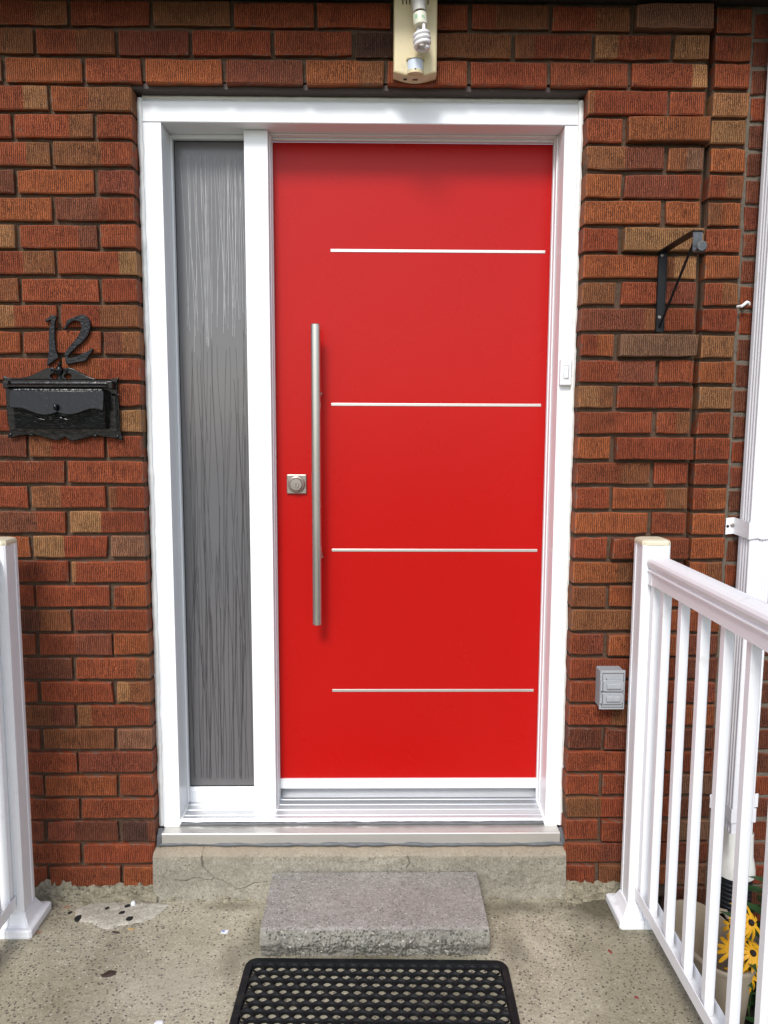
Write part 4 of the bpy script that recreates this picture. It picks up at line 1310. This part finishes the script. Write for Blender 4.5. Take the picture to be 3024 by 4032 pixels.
# ------------------------------------------------------------------ railings
def railing(cx, py0, py1, label, y_end, n_bal, first):
    """post between py0 (front) and py1 (back); rails run towards the street"""
    rl = thing('porch_railing', label, 'railing', (cx, (py0 + py1) / 2, 0), 'white aluminium porch railings')
    hw = .0372
    TOPZ = 1.0745
    # fluted post
    def chan(s0, s1): return s0
    pr_ = []
    def sidepts(a, b, nrm):
        a = Vector(a); b = Vector(b); d = b - a
        out = []
        for t_, off in ((.06, 0), (.23, 0), (.25, .0018), (.75, .0018), (.77, 0), (.94, 0)):
            out.append(a + d * t_ - Vector(nrm) * off)
        return out
    c1, c2, c3, c4 = (cx - hw, py0), (cx + hw, py0), (cx + hw, py1), (cx - hw, py1)
    for a, b, nn in ((c1, c2, (0, -1)), (c2, c3, (1, 0)), (c3, c4, (0, 1)), (c4, c1, (-1, 0))):
        pr_ += [tuple(p) for p in sidepts(a, b, nn)]
    bm = bmesh.new(); bm_extrude_profile(bm, pr_, 'Z', .020, TOPZ)
    bm_obj('post', bm, 'white_rail', rl)
    # chamfered cap
    my_ = (py0 + py1) / 2; hy = (py1 - py0) / 2
    bm = bmesh.new()
    rings = [(1.0012, TOPZ - .001), (1.035, TOPZ), (1.035, TOPZ + .0065), (.96, TOPZ + .0125), (.70, TOPZ + .0150)]
    R_ = []
    for k, z in rings:
        a, b = hw * k, hy * k; ch = .008 * k
        R_.append([bm.verts.new((cx + sx * (a - (ch if q == 0 else 0)) if True else 0, my_ + sy * (b - (ch if q == 1 else 0)), z))
                   for sx, sy, q in ((-1, -1, 1), (-1, -1, 0), (1, -1, 0), (1, -1, 1), (1, 1, 1), (1, 1, 0), (-1, 1, 0), (-1, 1, 1))])
    for a, b in zip(R_, R_[1:]):
        for i in range(8): bm.faces.new((a[i], a[(i + 1) % 8], b[(i + 1) % 8], b[i]))
    bm.faces.new(R_[-1]); bm.faces.new(R_[0][::-1])
    bm_obj('post_cap', bm, 'cream_cap', rl)
    # two-tier base cover, made of two halves
    for sgn in (-1, 1):
        bm = bmesh.new()
        tiers = [(.0675, 0.0), (.0685, .004), (.0685, .020), (.0655, .0230), (.0560, .0245), (.0520, .0280), (.0435, .0440), (.0405, .0520), (.0385, .0545)]
        R_ = []
        for k, z in tiers:
            kx_ = k; ky_ = k - .0372 + hy
            xin = sgn * .0006
            R_.append([bm.verts.new((cx + xin, my_ - ky_, z)), bm.verts.new((cx + sgn * (kx_ - .005), my_ - ky_, z)), bm.verts.new((cx + sgn * kx_, my_ - ky_ + .005, z)), bm.verts.new((cx + sgn * kx_, my_ + ky_ - .005, z)), bm.verts.new((cx + sgn * (kx_ - .005), my_ + ky_, z)), bm.verts.new((cx + xin, my_ + ky_, z))])
        for a, b in zip(R_, R_[1:]):
            for i in range(6): bm.faces.new((a[i], a[(i + 1) % 6], b[(i + 1) % 6], b[i]))
        bm.faces.new(R_[-1]); bm.faces.new(R_[0][::-1])
        bmesh.ops.recalc_face_normals(bm, faces=bm.faces[:])
        bm_obj('base_cover', bm, 'white_rail', rl)
    # hand rail
    ye = y_end
    bm = bmesh.new()
    hp = [(-.0195, .9715), (-.0195, 1.0030), (-.0240, 1.0050), (-.0240, 1.0085), (-.0185, 1.0110), (-.0180, 1.0130)]
    for i in range(13):
        a = math.pi * 1.18 - math.pi * 1.36 * i / 12
        hp.append((.0272 * math.cos(a), 1.0310 + .0205 * math.sin(a)))
    hp += [(.0180, 1.0130), (.0185, 1.0110), (.0240, 1.0085), (.0240, 1.0050), (.0195, 1.0030), (.0195, .9715)]
    bm_extrude_profile(bm, [(cx + a, b) for a, b in hp], 'Y', py0 - .0004, ye)
    bm_obj('hand_rail', bm, 'white_rail', rl)
    # end bracket where the rail meets the post
    bm = bmesh.new()
    bm_box(bm, cx - .0208, cx - .0196, py0 - .026, py0 - .0004, .9700, 1.0020)
    bm_obj('rail_bracket', bm, 'white_rail', rl)
    bm = bmesh.new(); bm_box(bm, cx + .0196, cx + .0208, py0 - .026, py0 - .0004, .9700, 1.0020)
    bm_obj('rail_bracket', bm, 'white_rail', rl)
    # U-shaped bottom channel
    bm = bmesh.new()
    bm_extrude_profile(bm, [(cx - .0185, .0720), (cx + .0185, .0720), (cx + .0185, .1060), (cx + .0165, .1060), (cx + .0165, .0745), (cx - .0165, .0745), (cx - .0165, .1060), (cx - .0185, .1060)], 'Y', py0 - .0004, ye)
    bm_obj('bottom_channel', bm, 'white_rail', rl)
    bm = bmesh.new(); bm_lathe(bm, [(.0045, 0), (.0042, .0020), (.0025, .0030), (0, .0032)], (cx - .0010, py0 - .0020, .1050), 'Y', 12)
    bm_obj('screw', bm, 'worn_steel', rl, True)
    # balusters
    def bal(yc, name='baluster', w=.0110, d=.0110):
        bm = bmesh.new(); bm_box(bm, cx - w, cx + w, yc - d, yc + d, .0748, .9745, .0016, 1)
        bm_obj(name, bm, 'white_rail', rl)
    bal(py0 - .0125, 'end_baluster', .0130, .0110)
    for i in range(n_bal): bal(first - i * .1155)
    return rl
railing(1.3970, -.1355, -.0610, 'white railing with round handrail right of the door, before the downspout', -1.75, 11, -.2140)
railing(-.3525, -.1625, -.0880, 'white railing post with cream cap at the left edge, below the mailbox', -1.75, 2, -.2410)

# ------------------------------------------------------------------ downspout, drain pipe
ds = thing('downspout', 'white ribbed metal downspout strapped to the wall behind the right railing', 'downspout', (1.685, -.055, .18))
DX, DW, DYF, DYB = 1.6680, .0620, -.0760, -.0100
pr_ = []
def corr(a, b, nrm, n, off=.0022):
    a = Vector(a); b = Vector(b); d = b - a; out = [a + d * .03]
    L0 = .26; L1 = .94
    for i in range(n):
        s0 = L0 + (L1 - L0) * i / n; s1 = L0 + (L1 - L0) * (i + 1) / n; w = s1 - s0
        out += [a + d * s0, a + d * (s0 + w * .25) - Vector(nrm) * off, a + d * (s0 + w * .55) - Vector(nrm) * off, a + d * (s0 + w * .8)]
    out.append(a + d * .97)
    return [tuple(p) for p in out]
x0, x1 = DX, DX + DW
pr_ += corr((x0, DYF), (x1, DYF), (0, -1), 5) + corr((x1, DYF), (x1, DYB), (1, 0), 3) + corr((x1, DYB), (x0, DYB), (0, 1), 3) + corr((x0, DYB), (x0, DYF), (-1, 0), 3)
bm = bmesh.new(); bm_extrude_profile(bm, pr_, 'Z', .185, 2.496)
for v in bm.verts: v.co.x += max(0, v.co.z - .5) * .0065
bm_obj('pipe', bm, 'downspout_white', ds)
for zc, hh, tilt in ((1.108, .0235, 0), (.2870, .0210, .10)):
    bm = bmesh.new()
    dsx = max(0, zc - .5) * .0065
    path_ = [(x0 - .028, .0070), (x0 - .006, .0065), (x0 - .003, DYF + .02), (x0 - .003, DYF - .003)] + [(x0 + DW * k / 6, DYF - .0032 - .0018 * (k % 2)) for k in range(1, 6)] + [(x1 + .003, DYF - .003), (x1 + .003, DYF + .02), (x1 + .006, .0065), (x1 + .052, .0070)]
    path_ = [(x + dsx, y) for x, y in path_]
    A = []; B = []
    for i, (x, y) in enumerate(path_):
        wv = .0022 * math.sin(i * 1.7)
        tl = tilt * (x - (x0 - .04)) if i in (0,) else 0
        ox = -.0014 if x < x0 + dsx else (.0014 if x > x1 + dsx else 0)
        A.append(((x, y, zc - hh + wv), (x + ox, y - .0013, zc - hh + wv))); B.append(((x, y, zc + hh + wv), (x + ox, y - .0013, zc + hh + wv)))
    V = [[bm.verts.new(p) for p in (A[i][0], B[i][0], B[i][1], A[i][1])] for i in range(len(path_))]
    for a, b in zip(V, V[1:]):
        for k in range(4): bm.faces.new((a[k], a[(k + 1) % 4], b[(k + 1) % 4], b[k]))
    bm.faces.new(V[0]); bm.faces.new(V[-1])
    sp_ = bm_obj('strap', bm, 'downspout_white', ds)
    bm = bmesh.new(); bm_lathe(bm, [(.0055, 0), (.0055, .0018), (.0042, .0024), (.0042, .0062), (.0, .0068)], (x0 - .008, .0055, zc + .004), 'Y', 10)
    bm_obj('strap_screw', bm, 'nickel', sp_)
    bm = bmesh.new(); bm_cyl(bm, (x0 - .020, .0062, zc), (x0 - .020, .0048, zc), .0042, seg=10)
    bm_obj('strap_hole', bm, 'dark_slot', sp_)
# cream adapter: square collar opening to a round skirt
bm = bmesh.new()
cx_, cy_ = x0 + DW / 2, (DYF + DYB) / 2 - .004
def sq(r_, z, rnd_):
    out = []
    for i in range(32):
        a = 2 * math.pi * (i + .5) / 32; c, s_ = math.cos(a), math.sin(a)
        k = 1 / max(abs(c), abs(s_))
        k = k * (1 - rnd_) + rnd_
        out.append(bm.verts.new((cx_ + c * r_ * k, cy_ + s_ * r_ * k, z)))
    return out
rg = [sq(.0365, .232, .12), sq(.0375, .190, .15), sq(.0420, .160, .5), sq(.0500, .140, .9), sq(.0545, .118, 1), sq(.0550, .098, 1), sq(.0520, .096, 1)]
for a, b in zip(rg, rg[1:]):
    for i in range(32): bm.faces.new((a[i], a[(i + 1) % 32], b[(i + 1) % 32], b[i]))
bm_obj('adapter', bm, 'adapter_cream', ds, True)
dp = thing('drain_pipe', 'black corrugated drain pipe under the white downspout', 'pipe', (cx_, cy_, -.21))
bm = bmesh.new(); pf = []
z = -.215
while z < .100:
    pf += [(.0465, z), (.0495, z + .003), (.0495, z + .008), (.0465, z + .011)]; z += .0135
bm_lathe(bm, pf, (cx_, cy_, 0), 'Z', 36)
bm_obj('corrugated_tube', bm, 'black_pipe', dp, False)

# broken white cable clip beside the downspout
cl = thing('cable_clip', 'broken white plastic cable clip on the wall left of the downspout', 'clip', (1.650, -.005, 1.715))
bm = bmesh.new()
bm_tube(bm, [(1.6400, .003, 1.7170), (1.6460, -.012, 1.7160), (1.6520, -.016, 1.7215), (1.6580, -.016, 1.7265), (1.6640, -.014, 1.7250), (1.6670, -.012, 1.7190)], [.003, .0042, .0044, .0040, .0036, .0024], 8)
bm_obj('clip_body', bm, 'white_caulk', cl, True)
bm = bmesh.new(); bm_cyl(bm, (1.6575, -.012, 1.7185), (1.6575, .016, 1.7185), .0035, seg=10)
bm_obj('nail', bm, 'dark_slot', cl)

# ------------------------------------------------------------------ planter tub in the garden bed
tub = thing('planter_tub', 'empty beige plastic tub standing in the bed behind the railing', 'tub', (1.565, -.185, -.20))
tx, ty, ta, tb_ = 1.5680, -.1850, .0820, .1560
TR = .12
def tub_ring(bm, k, z, n=40, pw=2.5):
    out = []
    for i in range(n):
        a = 2 * math.pi * i / n; c, s_ = math.cos(a), math.sin(a)
        x = math.copysign(abs(c) ** (2 / pw), c) * (ta + k); y = math.copysign(abs(s_) ** (2 / pw), s_) * (tb_ + k)
        out.append(bm.verts.new((tx + x * math.cos(TR) - y * math.sin(TR), ty + x * math.sin(TR) + y * math.cos(TR), z)))
    return out
bm = bmesh.new()
rg = [tub_ring(bm, k, z) for k, z in ((-.030, -.196), (-.020, -.196), (-.004, -.030), (-.003, -.014), (.0035, -.012), (.0040, -.004), (.0020, -.001), (-.0030, -.001), (-.0045, -.006), (-.0100, -.060), (-.0130, -.064), (-.026, -.186), (-.030, -.186))]
for a, b in zip(rg, rg[1:]):
    for i in range(40): bm.faces.new((a[i], a[(i + 1) % 40], b[(i + 1) % 40], b[i]))
bm.faces.new(rg[-1]); bm.faces.new(rg[0][::-1])
bm_obj('tub_body', bm, 'beige_plastic', tub, True)
bm = bmesh.new()
bm_tube(bm, [(1.632, -.086, -.008), (1.645, -.088, .004), (1.655, -.094, .005), (1.662, -.100, -.012)], [.005, .0075, .0075, .006], 10)
bm_obj('grip', bm, 'beige_plastic', tub, True)

# ------------------------------------------------------------------ yellow coneflowers
def leaf_geo(bm, base, d, up, ln, wd, droop):
    base = Vector(base); d = Vector(d).normalized(); s_ = d.cross(Vector(up)).normalized(); u_ = s_.cross(d)
    n = 7; L = []; C_ = []; R2 = []
    for i in range(n + 1):
        t_ = i / n; w = wd * math.sin(math.pi * min(1, t_ ** .75 * .98 + .01)) / 2
        p = base + d * ln * t_ + u_ * (-droop * t_ * t_ * ln)
        C_.append(bm.verts.new(p - u_ * w * .25)); L.append(bm.verts.new(p + s_ * w)); R2.append(bm.verts.new(p - s_ * w))
    for i in range(n):
        bm.faces.new((L[i], L[i + 1], C_[i + 1], C_[i])); bm.faces.new((C_[i], C_[i + 1], R2[i + 1], R2[i]))
fr = random.Random(21)
FL = [((1.6210, -.300, .1120), (.30, -.75, .60), .038, 'uppermost yellow coneflower, fully open, behind the railing', 1.0),
      ((1.6150, -.330, .0480), (.25, -.60, .75), .036, 'yellow coneflower below the uppermost one, half hidden by a baluster', 1.0),
      ((1.6180, -.310, -.0300), (.20, -.80, .55), .037, 'lowest yellow coneflower with spread petals near the white scrap', 1.0),
      ((1.6640, -.300, .0020), (.45, -.80, .35), .036, 'yellow coneflower farthest right, cut by the picture edge', 1.0),
      ((1.5790, -.300, .0350), (-.30, -.70, .60), .034, 'yellow coneflower left of the baluster against the beige tub', 1.0),
      ((1.5830, -.285, .0900), (-.45, -.60, .60), .024, 'small half-open yellow coneflower at the tub corner', .7)]
for (c, ax, pl, lab, op) in FL:
    c = Vector(c); ax = Vector(ax).normalized()
    foot = Vector((c.x + fr.uniform(.03, .09), c.y + fr.uniform(.02, .10), -.195))
    fl = thing('coneflower', lab, 'flower', foot, 'yellow coneflowers in the bed')
    bm = bmesh.new()
    mid = foot.lerp(c, .55) + Vector((fr.uniform(-.01, .01), fr.uniform(-.01, .01), .02))
    cur = catmull([tuple(foot), tuple(mid), tuple(c - ax * .030), tuple(c - ax * .003)], 5, closed=False)
    bm_tube(bm, cur, .0022, 6)
    bm_obj('stem', bm, 'stem_green', fl, True)
    qm = ax.to_track_quat('Z', 'Y').to_matrix()
    npet = 12 if op == 1.0 else 8
    off = fr.uniform(0, 1)
    for i in range(npet):
        a = 2 * math.pi * (i + off + fr.uniform(-.15, .15)) / npet
        ln = pl * fr.uniform(.92, 1.20); wd = fr.uniform(.0085, .0110); dr = fr.uniform(.35, 1.25) * (1 if op == 1 else 1.4)
        bm = bmesh.new(); n = 6; L = []; C_ = []; R2 = []
        for k in range(n + 1):
            t_ = k / n
            w = wd * (.35 + .65 * math.sin(math.pi * min(1, .12 + t_ * .72))) / 2 * (1 if t_ < .95 else .45)
            rr = .006 + ln * t_; h = -dr * ln * t_ * t_ * .9 + .003
            def pt(s_, hh): 
                return c + qm @ Vector((rr * math.cos(a) - s_ * math.sin(a), rr * math.sin(a) + s_ * math.cos(a), hh))
            L.append(bm.verts.new(pt(w, h))); C_.append(bm.verts.new(pt(0, h - .0012))); R2.append(bm.verts.new(pt(-w, h)))
        for k in range(n):
            bm.faces.new((L[k], L[k + 1], C_[k + 1], C_[k])); bm.faces.new((C_[k], C_[k + 1], R2[k + 1], R2[k]))
        bm_obj('petal', bm, 'petal_yellow', fl, True)
    bm = bmesh.new()
    bm_lathe(bm, [(.0070, -.002), (.0082, .002), (.0078, .006), (.0055, .0095), (.0025, .0115), (.0, .012)], (0, 0, 0), 'Z', 16)
    for v in bm.verts: v.co = c + qm @ v.co
    bm_obj('seed_cone', bm, 'cone_brown', fl, True)
    for k in range(2):
        p = Vector(cur[int(len(cur) * (.35 + .3 * k))]); a = fr.uniform(0, 6.28)
        bm = bmesh.new(); leaf_geo(bm, p, (math.cos(a), math.sin(a), .5), (0, 0, 1), fr.uniform(.05, .07), .022, .4)
        bm_obj('leaf', bm, 'leaf_green', fl, True)
# leafy plant behind the flowers: countable stalks with big leaves
for (px, py, h, nl, lab) in ((1.735, -.200, .36, 15, 'dark green leafy stalk at the right edge beside the drain pipe'), (1.700, -.330, .20, 16, 'low dark green leafy plant behind the coneflowers'), (1.630, -.430, .11, 14, 'low leafy plant at the bottom right corner below the coneflowers'), (1.760, -.120, .30, 16, 'leafy stalk close to the wall right of the drain pipe'), (1.690, -.230, .14, 16, 'short leafy plant between the tub and the drain pipe')):
    pl_ = thing('leafy_plant', lab, 'plant', (px, py, -.20), 'leafy plants in the bed')
    bm = bmesh.new()
    cur = [(px, py, -.20), (px + .01, py, -.20 + h * .5), (px - .008, py - .012, -.20 + h)]
    cur = catmull(cur, 6, closed=False)
    bm_tube(bm, cur, [.0035 * (1 - .5 * i / len(cur)) for i in range(len(cur))], 6)
    bm_obj('stem', bm, 'stem_green', pl_, True)
    for i in range(nl):
        p = Vector(cur[int((len(cur) - 1) * (.15 + .85 * i / (nl - 1)))]); a = i * 2.4 + fr.uniform(-.4, .4)
        bm = bmesh.new(); leaf_geo(bm, p, (math.cos(a), math.sin(a), fr.uniform(.1, .7)), (0, 0, 1), fr.uniform(.06, .10), fr.uniform(.026, .040), fr.uniform(.2, .6))
        bm_obj('leaf', bm, 'leaf_green', pl_, True)

# ------------------------------------------------------------------ litter on the slab and in the bed
sc = thing('paper_scrap', 'tiny white paper scrap with a blue print on the slab left of the mat', 'scrap', (.234, -.168, .0))
from_data('sheet', [(.2245, -.1745, .0018), (.2435, -.1760, .0022), (.2455, -.1625, .0026), (.2275, -.1605, .0016), (.2245, -.1745, .0006), (.2435, -.1760, .0010), (.2455, -.1625, .0014), (.2275, -.1605, .0004)],
          [(0, 1, 2, 3), (7, 6, 5, 4), (0, 4, 5, 1), (1, 5, 6, 2), (2, 6, 7, 3), (3, 7, 4, 0)], 'paper', sc)
from_data('blue_print', [(.2270, -.1690, .00265), (.2345, -.1700, .0027), (.2350, -.1640, .0028), (.2280, -.1630, .0027)], [(0, 1, 2, 3)], 'blue_print', sc)
def flake(name, lab, cat, x, y, rx, ry, h, mat, ang=0.0, n=7, grp=None):
    vs = []; 
    for lv, k in ((0, 1.0), (h * .6, 1.0), (h, .6)):
        for i in range(n):
            a = 2 * math.pi * i / n; kk = k * rnd.uniform(.8, 1.15)
            px, py = rx * kk * math.cos(a), ry * kk * math.sin(a)
            vs.append((x + px * math.cos(ang) - py * math.sin(ang), y + px * math.sin(ang) + py * math.cos(ang), lv))
    fs = []
    for l in range(2):
        for i in range(n):
            j = (i + 1) % n; fs.append((l * n + i, l * n + j, (l + 1) * n + j, (l + 1) * n + i))
    fs.append(tuple(range(2 * n, 3 * n)))
    return tag(from_data(name, vs, fs, mat), lab, cat, grp)
flake('pebble', 'brown oval pebble set in the slab below the pale patch', 'pebble', -.028, -.330, .017, .012, .004, 'wood_chip' if False else 'lintel_brown', .5, 9)
flake('paint_flake', 'white flake at the bottom edge left of the mat', 'flake', .144, -.493, .012, .008, .003, 'paper', .2)
flake('wood_chip', 'pale wood chip right below the mortar patch', 'wood chip', -.027, -.154, .011, .004, .003, 'wood_chip', -.1, 6)
flake('wood_chip', 'darker wood chip left below the mortar patch', 'wood chip', -.064, -.168, .013, .004, .003, 'lintel_brown', -.2, 6)
flake('mortar_crumb', 'white crumb on the mortar at the wall foot left of the doorstep', 'crumb', -.052, -.052, .007, .006, .016, 'paper', .3)
flake('dry_leaf', 'small dark red curled leaf on the slab left of the right railing', 'leaf', 1.274, -.255, .004, .008, .003, 'red_leaf', .4)
flake('dry_leaf', 'small faded red leaf on the slab near the bottom rail', 'leaf', 1.289, -.420, .004, .006, .002, 'red_leaf', 1.0)
# crumpled white wrapper in the bed
def wrap_fn(u, v):
    x = 1.575 + .075 * u; y = -.465 + .10 * v
    return (x + .01 * v, y, -.150 + .03 * fb(u * 2.5, v * 2.5, 3) + .02 * v)
wo_ = grid_obj('wrapper', 12, 12, wrap_fn, 'paper', None, False)
tag(wo_, 'crumpled white plastic wrapper lying in the bed under the coneflowers', 'wrapper')
